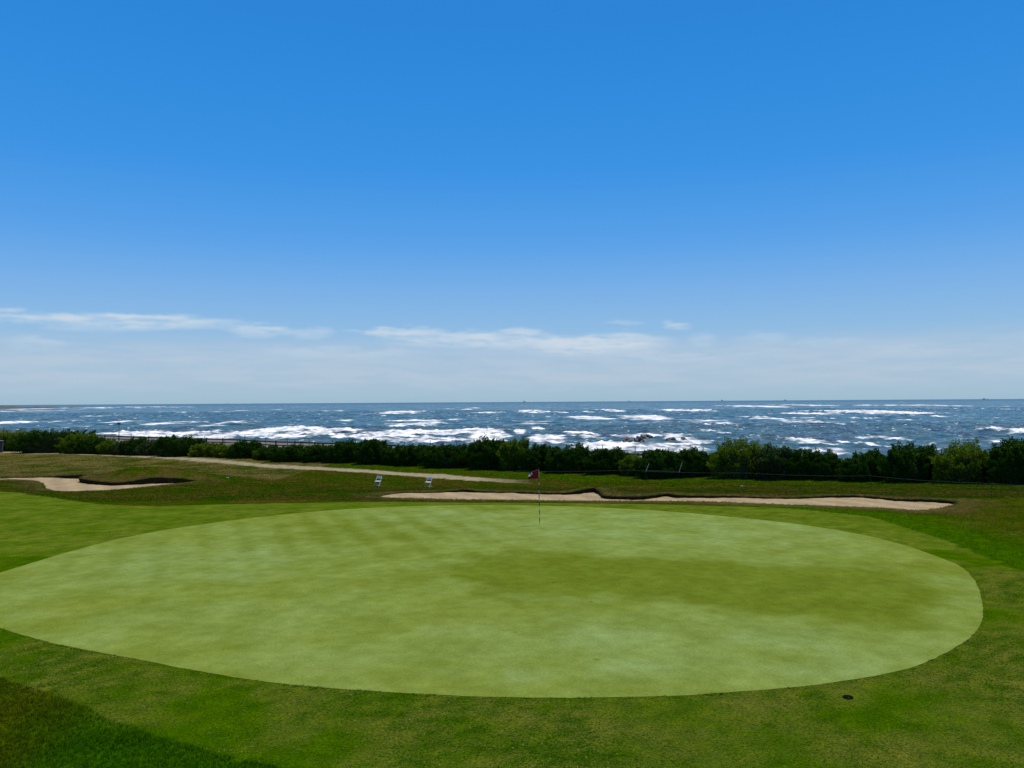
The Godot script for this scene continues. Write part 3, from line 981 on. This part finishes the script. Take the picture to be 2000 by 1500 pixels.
func make_bunker(b: int) -> void:
	var P = p_sand[b]
	var box: Rect2 = P.box
	var line: Array = P.fine
	# sand
	var v := PackedVector3Array()
	var n := PackedVector3Array()
	var uv := PackedVector2Array()
	var idx := PackedInt32Array()
	var step := 0.3
	var rake := PackedColorArray()
	var nx := int(box.size.x / step) + 1
	var nz := int(box.size.y / step) + 1
	for j in nz:
		for i in nx:
			var x := box.position.x + i * step
			var d := box.position.y + j * step
			v.append(Vector3(x, sand_h(b, x, d), -d))
			uv.append(Vector2(x, d) / 2.5)
			# passes of the rake, their light and dark shading baked into the colour
			var ph := (x * 0.86 + d * 0.5 + 0.5 * n_a.get_noise_2d(x * 2, d * 2)) / 1.7
			var k := 0.86 + 0.10 * sin(ph * TAU) + 0.12 * n_b.get_noise_2d(x * 2, d * 2)
			rake.append(Color(k, k * 0.99, k * 0.97))
	for j in nz:
		for i in nx:
			var a := v[j * nx + mini(i + 1, nx - 1)] - v[j * nx + maxi(i - 1, 0)]
			var e := v[mini(j + 1, nz - 1) * nx + i] - v[maxi(j - 1, 0) * nx + i]
			n.append(a.cross(e).normalized())
	for j in nz - 1:
		for i in nx - 1:
			var p := Vector2(box.position.x + (i + 0.5) * step, box.position.y + (j + 0.5) * step)
			if Geometry2D.is_point_in_polygon(p, P.poly) or near_line(P.line, p.x, p.y, true).x < 0.3:
				var k := j * nx + i
				idx.append_array([k, k + nx, k + nx + 1, k, k + nx + 1, k + 1])
	struct("bunker_sand", amesh(v, n, rake, uv, idx), M.sand)
	# the turf edge rolls over and drops to the sand
	v = PackedVector3Array()
	n = PackedVector3Array()
	uv = PackedVector2Array()
	idx = PackedInt32Array()
	var c := PackedColorArray()
	var count := line.size()
	var area := 0.0
	for i in count:
		var q = line[i]
		var r = line[(i + 1) % count]
		area += q[0] * r[1] - r[0] * q[1]
	var turn := 1.0 if area > 0 else -1.0
	for i in count:
		var q = line[i]
		var q0 = line[(i - 2 + count) % count]
		var q1 = line[(i + 2) % count]
		var t := Vector2(q1[0] - q0[0], q1[1] - q0[1]).normalized()
		var out := Vector2(t.y, -t.x) * turn
		var p := Vector2(q[0], q[1]) + out * 0.07 * n_c.get_noise_2d(q[0] * 4, q[1] * 4)
		var lip: float = q[2] + 0.02 * n_c.get_noise_2d(q[0] * 3, q[1] * 3 + 50)
		var sh := sand_h(b, p.x, p.y)
		var o7 := p + out * 0.85
		var o4 := p + out * 0.4
		var g7 := ground(o7.x, o7.y)
		var g4 := maxf(ground(o4.x, o4.y), sh)
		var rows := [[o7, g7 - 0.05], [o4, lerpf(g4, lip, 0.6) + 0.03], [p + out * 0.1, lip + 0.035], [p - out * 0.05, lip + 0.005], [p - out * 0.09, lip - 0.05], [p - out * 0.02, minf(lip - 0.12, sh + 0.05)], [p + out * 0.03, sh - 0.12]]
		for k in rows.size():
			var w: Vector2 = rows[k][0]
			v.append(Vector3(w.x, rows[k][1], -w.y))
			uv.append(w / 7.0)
			var col := turf(o7.x, o7.y)
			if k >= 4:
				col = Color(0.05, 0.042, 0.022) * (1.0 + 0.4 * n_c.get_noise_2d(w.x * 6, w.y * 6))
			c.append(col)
	var R := 7
	for i in count:
		var i2 := (i + 1) % count
		for k in R - 1:
			var a := i * R + k
			var e := i2 * R + k
			if turn > 0:
				idx.append_array([a, a + 1, e + 1, a, e + 1, e])
			else:
				idx.append_array([a, e + 1, a + 1, a, e, e + 1])
	n.resize(v.size())
	for i in range(0, idx.size(), 3):
		var f := (v[idx[i + 2]] - v[idx[i]]).cross(v[idx[i + 1]] - v[idx[i]])
		for k in 3:
			n[idx[i + k]] += f
	for i in n.size():
		n[i] = n[i].normalized()
	struct("bunker_lip", amesh(v, n, c, uv, idx), M.turf)

func make_sea() -> void:
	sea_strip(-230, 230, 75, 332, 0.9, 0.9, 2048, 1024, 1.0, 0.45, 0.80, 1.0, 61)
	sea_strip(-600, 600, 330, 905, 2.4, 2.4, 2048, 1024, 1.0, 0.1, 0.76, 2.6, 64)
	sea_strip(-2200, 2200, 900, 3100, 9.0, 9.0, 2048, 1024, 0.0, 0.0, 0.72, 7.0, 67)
	# open water to the horizon
	var v := PackedVector3Array()
	var idx := PackedInt32Array()
	var n := PackedVector3Array()
	var nx := 160
	var nz := 100
	for j in nz:
		for i in nx:
			var d := lerpf(3090, 15000, float(j) / (nz - 1))
			var x := lerpf(-16000, 16000, float(i) / (nx - 1))
			v.append(Vector3(x, SEA + 0.25 * n_c.get_noise_2d(x, d), -d))
			n.append(Vector3.UP)
	var m := mat(0.04, 0.09, 0.115, 0.32)
	m.metallic_specular = 0.25
	struct("sea", amesh(v, n, PackedColorArray(), PackedVector2Array(), sheet_indices(nx, nz)), m)

func make_hedge() -> void:
	var along := Vector2(0.892, -0.451)
	var turn := atan2(-along.y, along.x)     # the row runs away to the left
	for i in SHRUBS.size():
		var q = SHRUBS[i]
		var kind := int(q[4])
		var g := ground(q[0], q[1]) - 0.05
		var half := Vector3(q[2] * 1.24, (q[3] - g) * 0.95, 1.35 + 0.25 * sin(i * 2.1))
		var o := thing("shrub", SHRUB_LABELS[i], "shrub", Vector3(q[0], g, -q[1]), turn, "shrubs of the hedge along the shore")
		var count := int(clampf((half.x * half.y * 4 + half.y * half.z * 2 + half.x * half.z * 3) * 700, 3500, 26000))
		part("crown", leaf_cloud(half * 0.95, count, kind, 100 + i), M.leaf, o)
		part("added_core", core_mesh(half * 0.95, 100 + i), M.dark_core, o)
		for k in 2:
			var s := st_begin()
			var x := lerpf(-0.4, 0.4, k) * half.x
			bar(s, [Vector3(x, -0.05, 0.1 * sin(k * 3.0)), Vector3(x + 0.1 * sin(k * 2.0), half.y * 0.35, 0.1), Vector3(x + 0.25 * sin(k * 5.0), half.y * 0.7, 0)], 0.05, 0.02, 5)
			part("trunk", done(s), M.bark, o)

func folding_chair(spot: Vector3, turn: float, label: String) -> void:
	var o := thing("folding_chair", label, "chair", spot, turn, "white folding chairs on the rough")
	o.scale = Vector3.ONE * 0.93
	# front is +z
	var s := st_begin()
	cbox(s, Vector3(0, 0.40, 0.02), Vector3(0.40, 0.035, 0.38), 0.014)
	part("seat", done(s), M.white, o)
	s = st_begin()
	var lean := Transform3D(Basis(Vector3.RIGHT, -0.28), Vector3(0, 0.655, -0.225))
	cbox(s, Vector3.ZERO, Vector3(0.40, 0.15, 0.025), 0.012, lean)
	part("backrest", done(s), M.white, o)
	for k in [-1, 1]:
		s = st_begin()
		bar(s, [Vector3(k * 0.205, 0.0, 0.24), Vector3(k * 0.205, 0.39, 0.02), Vector3(k * 0.205, 0.76, -0.25)], 0.013, 0.013)
		part("back_post", done(s), M.white, o)
		s = st_begin()
		bar(s, [Vector3(k * 0.18, 0.0, -0.26), Vector3(k * 0.18, 0.40, 0.14)], 0.011, 0.011)
		part("leg", done(s), M.white, o)
	for z in [[0.06, 0.20, 0.205], [0.06, -0.22, 0.18]]:
		s = st_begin()
		bar(s, [Vector3(-z[2], z[0], z[1]), Vector3(z[2], z[0], z[1])], 0.011, 0.011)
		part("stretcher", done(s), M.white, o)
	s = st_begin()
	bar(s, [Vector3(-0.205, 0.75, -0.245), Vector3(0.205, 0.75, -0.245)], 0.016, 0.016)
	part("top_rail", done(s), M.white, o)

func flag_point(s: float, t: float) -> Vector3:     # s away from the pole, t downwards
	var top := Vector2(-0.24 * s / 0.55, -0.085 * s / 0.55) if s < 0.55 else Vector2(-0.24, -0.085).lerp(Vector2(-0.415, -0.205), (s - 0.55) / 0.45)
	var low := Vector2(0.012, -0.335).lerp(Vector2(-0.405, -0.36), s)
	var p := top.lerp(low, t)
	return Vector3(p.x, p.y, 0.035 * sin(s * 6.5 + t * 1.5) * s + 0.02 * (1 - t) * s)

func make_flag() -> void:
	var o := thing("flagstick", "striped flagstick with small maroon flag in the hole on the green", "flag", at(1.03, 31.6, 0.0))
	var lean := 0.022
	var segs := 13
	var s := st_begin()
	var cream := mat(0.55, 0.52, 0.36, 0.5)
	var black := mat(0.012, 0.012, 0.014, 0.5)
	bar(s, [Vector3(0, -0.1, 0), Vector3(-lean, 2.14, 0)], 0.0115, 0.008, 8)
	part("pole", done(s), cream, o)
	for k in 6:
		var a := 0.10 + k * 0.31
		s = st_begin()
		bar(s, [Vector3(-lean * a / 2.14, a, 0), Vector3(-lean * (a + 0.17) / 2.14, a + 0.17, 0)], 0.0135, 0.0130, 8)
		part("stripe", done(s), black, o)
	s = st_begin()
	bar(s, [Vector3(-lean, 2.13, 0), Vector3(-lean, 2.15, 0), Vector3(-lean, 2.165, 0)], 0.013, 0.006, 8)
	part("finial", done(s), black, o)
	# cloth with a little thickness
	var maroon := mat(0.22, 0.006, 0.018, 0.9)
	maroon.metallic_specular = 0.05
	maroon.backlight_enabled = true
	maroon.backlight = Color(0.12, 0.02, 0.04)
	var top := Vector3(-lean, 2.13, 0)
	var nu := 24
	var nv := 14
	s = st_begin()
	s.set_smooth_group(1)
	for side in 2:
		var off := Vector3(0, 0, 0.0015 if side == 0 else -0.0015)
		for i in nu:
			for j in nv:
				var q := []
				for e in [[0, 0], [1, 0], [1, 1], [0, 1]]:
					q.append(flag_point(float(i + e[0]) / nu, float(j + e[1]) / nv) + off)
				for e in ([0, 2, 1, 0, 3, 2] if side == 1 else [0, 1, 2, 0, 2, 3]):
					s.add_vertex(q[e])
	var flag := part("flag", done(s), maroon, o)
	flag.position = top
	# fold along the top edge, tinted pink for the sun it catches
	s = st_begin()
	var sunlit_fold := []
	for i in 13:
		sunlit_fold.append(flag_point(i / 12.0 * 0.55, 0.015))
	bar(s, sunlit_fold, 0.007, 0.012, 6)
	part("sunlit_fold", done(s), mat(0.16, 0.03, 0.05, 0.7), flag)
	# emblem: a white curl with an orange tip, near the free end
	var white := mat(0.8, 0.8, 0.74, 0.6)
	var patch := func(called: String, pts: Array, m: Material) -> void:
		var t := st_begin()
		var c2 := Vector2.ZERO
		for p in pts:
			c2 += p / pts.size()
		for i in pts.size():
			for p in [c2, pts[(i + 1) % pts.size()], pts[i]]:
				t.add_vertex(flag_point(p.x, p.y) + Vector3(0, 0, 0.004))
			for p in [c2, pts[i], pts[(i + 1) % pts.size()]]:
				t.add_vertex(flag_point(p.x, p.y) + Vector3(0, 0, 0.0025))
		part(called, done(t), m, flag)
	patch.call("emblem_curl", [Vector2(0.93, 0.12), Vector2(0.97, 0.3), Vector2(0.9, 0.5), Vector2(0.74, 0.52), Vector2(0.70, 0.42), Vector2(0.82, 0.38), Vector2(0.8, 0.2), Vector2(0.72, 0.18), Vector2(0.8, 0.06)], white)
	patch.call("emblem_stroke", [Vector2(0.58, 0.03), Vector2(0.69, 0.05), Vector2(0.69, 0.26), Vector2(0.62, 0.42), Vector2(0.58, 0.38), Vector2(0.61, 0.22)], white)
	patch.call("emblem_tip", [Vector2(0.965, 0.28), Vector2(0.998, 0.3), Vector2(0.998, 0.52), Vector2(0.95, 0.56), Vector2(0.94, 0.46)], mat(0.55, 0.2, 0.04, 0.6))
	# faint lettering in two rows, too small to read
	var pale := mat(0.14, 0.06, 0.07, 0.8)
	var rows := [[[0.17, 0.42], 5, 0.33, 0.075], [[0.18, 0.80], 11, 0.70, 0.05]]
	for r in rows:
		for k in r[1]:
			var u := lerpf(r[0][0], r[0][1], float(k) / (r[1] - 1))
			var w: float = (r[0][1] - r[0][0]) / r[1] * 0.3
			var b: float = r[3] * (1.0 if k % 3 != 1 else 0.7)
			patch.call("lettering", [Vector2(u - w, r[2] - b), Vector2(u + w, r[2] - b), Vector2(u + w * (1.0 if k % 2 == 0 else 0.2), r[2] + b), Vector2(u - w, r[2] + b)], pale)

func make_rope() -> void:
	var stakes := [[-1.2, 65.2], [0.35, 64.15], [8.6, 61.6], [15.6, 54.8], [22.4, 51.4], [24.95, 42.8], [27.4, 38.3], [31, 33]]
	var o := thing("rope_barrier", "thin rope barrier strung on dark stakes in front of the hedge", "rope barrier", at(stakes[3][0], stakes[3][1]))
	var rope := mat(0.09, 0.09, 0.085, 0.9)
	var dark := mat(0.03, 0.035, 0.02, 0.8)
	var last = null
	for k in stakes.size():
		var g := at(stakes[k][0], stakes[k][1]) - o.position
		var h: float = [0.06, 0.86, 1.0, 1.0, 0.84, 0.72, 0.8, 0.8][k]
		var s := st_begin()
		bar(s, [g + Vector3(0, -0.1, 0), g + Vector3(0.01, h + 0.03, 0)], 0.016, 0.011, 6)
		part("stake", done(s), dark, o)
		s = st_begin()
		bar(s, [g + Vector3(0, h - 0.03, 0), g + Vector3(0, h, 0), g + Vector3(0, h + 0.05, 0)], 0.024, 0.018, 6)
		part("stake_cap", done(s), dark, o)
		var p := g + Vector3(0, h, 0)
		if last != null:
			var pts := []
			for i in 13:
				var t := i / 12.0
				pts.append(last.lerp(p, t) - Vector3(0, 0.32 * t * (1 - t), 0))
			s = st_begin()
			bar(s, pts, 0.0055, 0.0055, 5)
			part("rope", done(s), rope, o)
		last = p

func make_frame() -> void:
	var c := Vector3(11.75, ground(11.75, 63.4), -63.4)
	var o := thing("barrier_frame", "open metal frame with two slanted uprights in front of the dark hedge", "barrier", c)
	var m := mat(0.42, 0.40, 0.36, 0.7)
	var dark := mat(0.02, 0.023, 0.023, 0.9)
	for k in [[-1.45, 0.76, -1.17, 1.38], [1.1, 0.68, 1.42, 1.5]]:
		var s := st_begin()
		bar(s, [Vector3(k[0] - 0.02, k[1] - 0.02, 0), Vector3(k[2], k[3], -0.15)], 0.018, 0.016, 6)
		part("upright", done(s), m, o)
		s = st_begin()
		bar(s, [Vector3(k[0], -0.1, 0.05), Vector3(k[0], k[1], 0)], 0.018, 0.018, 6)
		part("leg", done(s), dark, o)
	for y in [0.0, 0.075]:
		var s := st_begin()
		bar(s, [Vector3(-1.45, 0.76 + y, 0), Vector3(1.1, 0.68 + y, 0)], 0.022, 0.022, 6)
		part("rail", done(s), dark, o)

func make_fences() -> void:
	# tall wire fence behind the hedge
	var dir := Vector2(0.905, -0.426)
	var a := Vector2(10.85, 72.5)
	var o := thing("wire_fence", "wire fence of thin dark posts standing behind the hedge", "fence", at(a.x, a.y))
	var tops := []
	for k in range(-25, 15):
		var p := a + dir * 3.0 * k
		var g := at(p.x, p.y) - o.position
		var h := 2.25 + 0.12 * sin(k * 4.1)
		var s := st_begin()
		bar(s, [g + Vector3(0, -0.2, 0), g + Vector3(0.03 * sin(k * 2.7), h, 0)], 0.042, 0.036, 6)
		part("post", done(s), M.steel, o)
		s = st_begin()
		bar(s, [g + Vector3(0.03 * sin(k * 2.7), h - 0.01, 0), g + Vector3(0.03 * sin(k * 2.7), h + 0.03, 0)], 0.05, 0.03, 6)
		part("post_cap", done(s), M.steel, o)
		tops.append(g)
	for y in [0.5, 1.0, 1.5, 1.95]:
		var s := st_begin()
		var pts := []
		for g in tops:
			pts.append(g + Vector3(0, y, 0.04))
		bar(s, pts, 0.004, 0.004, 4)
		part("wire", done(s), M.steel, o)
	# two-rail timber fences along the top of the shore
	timber_fence(-0.56, -0.404, "dark two-rail timber fence, shorter stretch left of the gap beside the surf")
	timber_fence(-0.392, 0.60, "dark two-rail timber fence, long stretch right of the gap above the shore")

func timber_fence(u0: float, u1: float, label: String) -> void:
	var pt := func(u: float) -> Vector2:
		var d := 1.0 / (0.0108 + 0.0075 * u)
		return Vector2(u * d, d)
	var a: Vector2 = pt.call(u0)
	var b: Vector2 = pt.call(u1)
	var n := int(a.distance_to(b) / 4.0)
	var o := thing("timber_fence", label, "fence", at(a.x, a.y))
	var prev := Vector3.ZERO
	for k in n + 1:
		var p := a.lerp(b, float(k) / n)
		var g := at(p.x, p.y) - o.position
		var s := st_begin()
		cbox(s, g + Vector3(0, 0.40, 0), Vector3(0.16, 1.2, 0.16), 0.02)
		part("post", done(s), M.wood, o)
		if k > 0:
			for y in [0.80, 0.34]:
				s = st_begin()
				var e0 := prev + Vector3(0, y, 0.11)
				var e1 := g + Vector3(0, y, 0.11)
				var z := (e1 - e0).normalized()
				var x := z.cross(Vector3.UP).normalized()
				var tr := Transform3D(Basis(x, x.cross(z) * -1.0, z), (e0 + e1) / 2)
				cbox(s, Vector3.ZERO, Vector3(0.06, 0.20 if y > 0.5 else 0.14, (e1 - e0).length() - 0.01), 0.012, tr)
				part("rail", done(s), M.wood, o)
		prev = g

func rock_mesh(size: Vector3, sd: int) -> ArrayMesh:
	var n := FastNoiseLite.new()
	n.seed = sd
	n.frequency = 0.9
	n.noise_type = FastNoiseLite.TYPE_CELLULAR
	var m := FastNoiseLite.new()
	m.seed = sd
	m.frequency = 0.8
	var s := st_begin()
	var g := []
	for j in 13:
		var line := []
		for i in 24:
			var f := TAU * i / 24
			var e := lerpf(-0.5, PI / 2, j / 12.0)
			var d := Vector3(cos(f) * cos(e), sin(e), sin(f) * cos(e))
			var r := 1.0 + 0.42 * m.get_noise_3dv(d * 1.7) + 0.25 * n.get_noise_3dv(d * 2.2)
			line.append(d * r * size)
		g.append(line)
	s.set_smooth_group(-1)
	for j in 12:
		for i in 24:
			var i2 := (i + 1) % 24
			for q in [g[j][i], g[j + 1][i], g[j + 1][i2], g[j][i], g[j + 1][i2], g[j][i2]]:
				s.add_vertex(q)
	return done(s)

func ship(x: float, d: float, length: float, high: float, label: String, pale: float) -> void:
	var o := thing("ship", label, "ship", Vector3(x, SEA, -d), 0.0, "ships on the horizon")
	var hull := mat(0.16, 0.20, 0.23, 0.8)  # hull and deckhouse colours have the blue-grey haze of distance mixed in
	var house := mat(0.22 + pale, 0.26 + pale, 0.29 + pale, 0.8)
	var s := st_begin()
	var w := length * 0.13
	var h := high * 0.38
	var prof_ := [[-0.5, 0.7], [-0.46, 1.0], [0.3, 1.0], [0.44, 0.55], [0.5, 0.05]]
	for i in prof_.size() - 1:
		var a = prof_[i]
		var b = prof_[i + 1]
		for k in [-1, 1]:
			var p0 := Vector3(a[0] * length, -1, k * w * a[1])
			var p1 := Vector3(b[0] * length, -1, k * w * b[1])
			var p2 := p1 + Vector3(0, h + 1 + (h * 0.3 if i == 3 else 0.0), 0)
			var p3 := p0 + Vector3(0, h + 1, 0)
			for q in ([p0, p3, p2, p0, p2, p1] if k == 1 else [p0, p2, p3, p0, p1, p2]):
				s.add_vertex(q)
		for q in [Vector3(a[0] * length, h, -w * a[1]), Vector3(b[0] * length, h, -w * b[1]), Vector3(b[0] * length, h, w * b[1]), Vector3(a[0] * length, h, -w * a[1]), Vector3(b[0] * length, h, w * b[1]), Vector3(a[0] * length, h, w * a[1])]:
			s.add_vertex(q)
	part("hull", done(s), hull, o)
	s = st_begin()
	cbox(s, Vector3(-length * 0.28, high * 0.55, 0), Vector3(length * 0.22, high * 0.4, w * 1.5), 0.3)
	part("deckhouse", done(s), house, o)
	s = st_begin()
	bar(s, [Vector3(-length * 0.22, high * 0.7, 0), Vector3(-length * 0.22, high * 1.15, 0)], length * 0.02, length * 0.012, 6)
	part("mast", done(s), hull, o)

func make_things() -> void:
	make_flag()
	folding_chair(at(-9.6, 58.6), -0.38, "white folding chair standing nearer the left bunker, on the rough")
	folding_chair(at(-5.9, 57.6), -0.45, "white folding chair standing nearer the flag, just behind the long bunker")
	make_rope()
	make_frame()
	make_fences()
	# sprinkler head
	var o := thing("sprinkler_head", "small black round sprinkler head sunk in the foreground grass", "sprinkler", at(5.42, 13.4))
	var black := mat(0.006, 0.007, 0.007, 1.0)
	black.metallic_specular = 0.0
	var s := st_begin()
	var prof_ := [[0.083, -0.05], [0.083, 0.016], [0.078, 0.021], [0.062, 0.021], [0.058, 0.004], [0.0, 0.004]]
	for i in prof_.size() - 1:
		for k in 24:
			var q := []
			for e in [[i, k], [i + 1, k], [i + 1, k + 1], [i, k + 1]]:
				var f: float = TAU * e[1] / 24
				q.append(Vector3(cos(f) * prof_[e[0]][0], prof_[e[0]][1], sin(f) * prof_[e[0]][0]))
			for e in [0, 1, 2, 0, 2, 3]:
				s.add_vertex(q[e])
	part("rim", done(s), black, o)
	s = st_begin()
	bar(s, [Vector3(0, 0.0, 0), Vector3(0, 0.016, 0), Vector3(0, 0.018, 0)], 0.03, 0.026, 16)
	part("nozzle_cap", done(s), black, o)
	# small white markers in the rough
	for q in [[-20.6, 59.6, "small white marker stake right of the left bunker"], [15.3, 54.6, "small white marker stake behind the long bunker, below the hedge"]]:
		o = thing("marker_stake", q[2], "marker", at(q[0], q[1]), 0.4, "white marker stakes in the rough")
		s = st_begin()
		bar(s, [Vector3(0, -0.05, 0), Vector3(-0.03, 0.17, 0)], 0.014, 0.014, 6)
		part("stake", done(s), M.white, o)
		s = st_begin()
		cbox(s, Vector3(-0.07, 0.16, 0), Vector3(0.2, 0.03, 0.03), 0.006)
		part("crossbar", done(s), M.white, o)
	# post with a small plate beyond the hedge
	o = thing("sign_post", "thin dark post with a small square plate before the surf", "sign post", at(-70.5, 147))
	s = st_begin()
	bar(s, [Vector3(0, -0.2, 0), Vector3(0, 2.9, 0)], 0.06, 0.05, 6)
	part("pole", done(s), M.steel, o)
	s = st_begin()
	cbox(s, Vector3(0, 2.85, 0.07), Vector3(0.62, 0.42, 0.04), 0.02)
	part("plate", done(s), mat(0.10, 0.11, 0.12, 0.6), o)
	# grey cabinet at the left end
	o = thing("utility_cabinet", "grey utility cabinet under the leftmost shrub at the hedge foot", "cabinet", at(-65.1, 103.2), 0.5)
	s = st_begin()
	cbox(s, Vector3(0, 0.7, 0), Vector3(1.7, 1.45, 0.9), 0.03)
	part("body", done(s), mat(0.045, 0.045, 0.046, 1.0), o)
	for k in [-1, 1]:
		s = st_begin()
		cbox(s, Vector3(k * 0.41, 0.68, 0.46), Vector3(0.76, 1.2, 0.03), 0.01)
		var dr := part("door", done(s), mat(0.06, 0.06, 0.062, 1.0), o)
		s = st_begin()
		cbox(s, Vector3(k * 0.08, 0.75, 0.485), Vector3(0.03, 0.16, 0.03), 0.008)
		part("handle", done(s), M.steel, dr)
	s = st_begin()
	cbox(s, Vector3(0, 1.46, 0), Vector3(1.82, 0.07, 1.0), 0.02)
	part("lid", done(s), mat(0.13, 0.135, 0.14, 0.7), o)
	# rocks in the surf
	var stone := mat(0.034, 0.034, 0.036, 0.6)
	var rocks := [[26.6, 190, 1.5, 1.15, "dark wet rock in the surf, leftmost of the group"], [29.6, 191.5, 1.35, 1.4, "tallest dark wet rock in the surf, second from the left"], [33.6, 207, 2.0, 1.3, "dark flat rock at the back of the surf group"], [37.0, 192, 1.7, 1.05, "dark low rock in the surf at right of the group"], [41.8, 200, 0.8, 0.7, "smallest dark rock in the surf, far right of the group"]]
	for i in rocks.size():
		var q = rocks[i]
		var rk := MeshInstance3D.new()
		rk.name = numbered("surf_rock")
		rk.mesh = rock_mesh(Vector3(q[2], q[3], 1.6), 70 + i)
		rk.material_override = stone
		add_child(rk)
		rk.position = Vector3(q[0], SEA + 0.35, -q[1])
		rk.set_meta("label", q[4])
		rk.set_meta("category", "rock")
		rk.set_meta("group", "rocks in the surf")
	make_headland()
	ship(-3300, 9500, 20, 12, "tiny pale boat alone on the left half of the horizon", 0.4)
	ship(140, 9300, 30, 24, "small dark ship on the horizon straight above the flag", 0.0)
	ship(1300, 9100, 30, 15, "faint low ship on the horizon, second from left of the right-hand ships", 0.1)
	ship(2310, 9000, 26, 22, "small dark ship on the horizon above the yellow-green shrub", 0.0)
	ship(3000, 9000, 26, 18, "faint small ship on the horizon right of the middle", 0.05)
	ship(5200, 9000, 64, 16, "long low ship on the horizon near the right edge", 0.05)

func make_headland() -> void:
	var nx := 150
	var nz := 16
	var v := PackedVector3Array()
	var c := PackedColorArray()
	var n := PackedVector3Array()
	for j in nz:
		for i in nx:
			var t := float(i) / (nx - 1)
			var w := (float(j) / (nz - 1) - 0.5) * 2.0
			var x := lerpf(-1560, -850, t) + w * 20
			var d := lerpf(2120, 1790, t) + w * 70
			var hh := lerpf(6.5, 2.6, smoothstep(0.3, 1.0, t)) * (0.65 + 0.7 * n_a.get_noise_2d(x * 0.35, d * 0.2) + 0.5 * absf(n_a.get_noise_2d(x * 1.2, d * 0.7)))
			var e := pow(maxf(0, 1 - w * w), 0.5) * smoothstep(1.0, 0.9, t)
			v.append(Vector3(x, SEA - 1.0 + (hh + 1.0) * e + 0.8 * n_b.get_noise_2d(x * 0.3, d * 0.3) * e, -d))
			var k := clampf(0.5 + 2.0 * n_a.get_noise_2d(x * 0.5 + 30, d * 0.3) - t * 0.9 + 0.2, 0, 1)
			c.append(Color(0.085, 0.075, 0.062).lerp(Color(0.03, 0.055, 0.025), k))
	for j in nz:
		for i in nx:
			var a := v[j * nx + mini(i + 1, nx - 1)] - v[j * nx + maxi(i - 1, 0)]
			var b := v[mini(j + 1, nz - 1) * nx + i] - v[maxi(j - 1, 0) * nx + i]
			n.append(a.cross(b).normalized())
	var m := mat(1, 1, 1, 0.95)
	m.albedo_color = Color.WHITE
	m.vertex_color_use_as_albedo = true
	struct("headland", amesh(v, n, c, PackedVector2Array(), sheet_indices(nx, nz)), m)

func make_grass() -> void:
	var short := tuft_mesh(9, 0.045, 5)
	var long := tuft_mesh(9, 0.035, 6)
	# mown grass round the front and sides of the green
	var spots := []
	for i in 210000:
		var d := 9.8 + 13.0 * pow(rng.randf(), 1.6)
		var x := rng.randf_range(-0.70, 0.70) * (d + 0.5)
		var e := green_edge(x, d)
		if e > 0.06 * rng.randf() * maxf(0.0, 0.3 + n_b.get_noise_2d(x * 6, d * 6)) - 0.01:
			continue
		if Geometry2D.is_point_in_polygon(Vector2(x, d), p_rough):
			continue
		var c := turf(x, d) * rng.randf_range(0.65, 1.55)
		var n := n_a.get_noise_2d(x * 3.1 + 9, d * 3.1)
		var h := rng.randf_range(0.016, 0.03) * (1.0 + 0.4 * n)
		if e > -0.10:
			h *= 1.0 + 0.7 * maxf(0.0, n_b.get_noise_2d(x * 6, d * 6) + 0.35)
		if rng.randf() < 0.025:
			c = Color(0.24, 0.23, 0.07) * rng.randf_range(0.7, 1.2)
			h *= 1.3
		spots.append([x, ground(x, d) - 0.004, d, h, h * 1.1, c])
	scatter("mown_grass", "short mown grass round the putting green", short, spots)
	# longer rough at the lower left
	spots = []
	for i in 60000:
		var d := rng.randf_range(9.6, 18.0)
		var x := rng.randf_range(-0.72, 0.0) * (d + 0.4)
		if not Geometry2D.is_point_in_polygon(Vector2(x, d), p_rough):
			continue
		var c := turf(x, d) * rng.randf_range(0.8, 1.4)
		var h := rng.randf_range(0.04, 0.075)
		spots.append([x, ground(x, d) - 0.006, d, h, h * 0.8, c])
	scatter("rough_grass", "longer dark rough grass in the lower left corner", long, spots)
	# the rough round the bunkers and up to the hedge
	spots = []
	for i in 330000:
		var d := 20.0 + 76.0 * pow(rng.randf(), 1.2)
		var x := rng.randf_range(-0.68, 0.68) * d
		if 0.0131 * d + 0.0066 * x > 1.0:
			continue
		var p := Vector2(x, d)
		if Geometry2D.is_point_in_polygon(p, p_apron) or Geometry2D.is_point_in_polygon(p, p_sand[0].poly) or Geometry2D.is_point_in_polygon(p, p_sand[1].poly):
			continue
		var pl := near_line(PATH, x, d).x
		if pl < 1.5 and x < 0.5 and rng.randf() < 0.93:
			continue
		var c := turf(x, d) * rng.randf_range(0.8, 1.35)
		var h := rng.randf_range(0.05, 0.11) * (0.55 if d < 42 else 1.0)
		spots.append([x, ground(x, d) - 0.01, d, h, h * 1.1, c])
	# a fringe along the bunker edges
	for b in 2:
		var line: Array = p_sand[b].fine
		for i in line.size():
			var q = line[i]
			var r = line[(i + 1) % line.size()]
			for k in 5:
				var t := rng.randf()
				var x := lerpf(q[0], r[0], t) + rng.randfn(0, 0.06)
				var d := lerpf(q[1], r[1], t) + rng.randfn(0, 0.06)
				var h := rng.randf_range(0.05, 0.10)
				spots.append([x, lerpf(q[2], r[2], t), d, h, h * 1.2, Color(0.075, 0.07, 0.02) * rng.randf_range(0.7, 1.4)])
	scatter("rough_grass", "tufted rough grass between the bunkers and the hedge", long, spots)
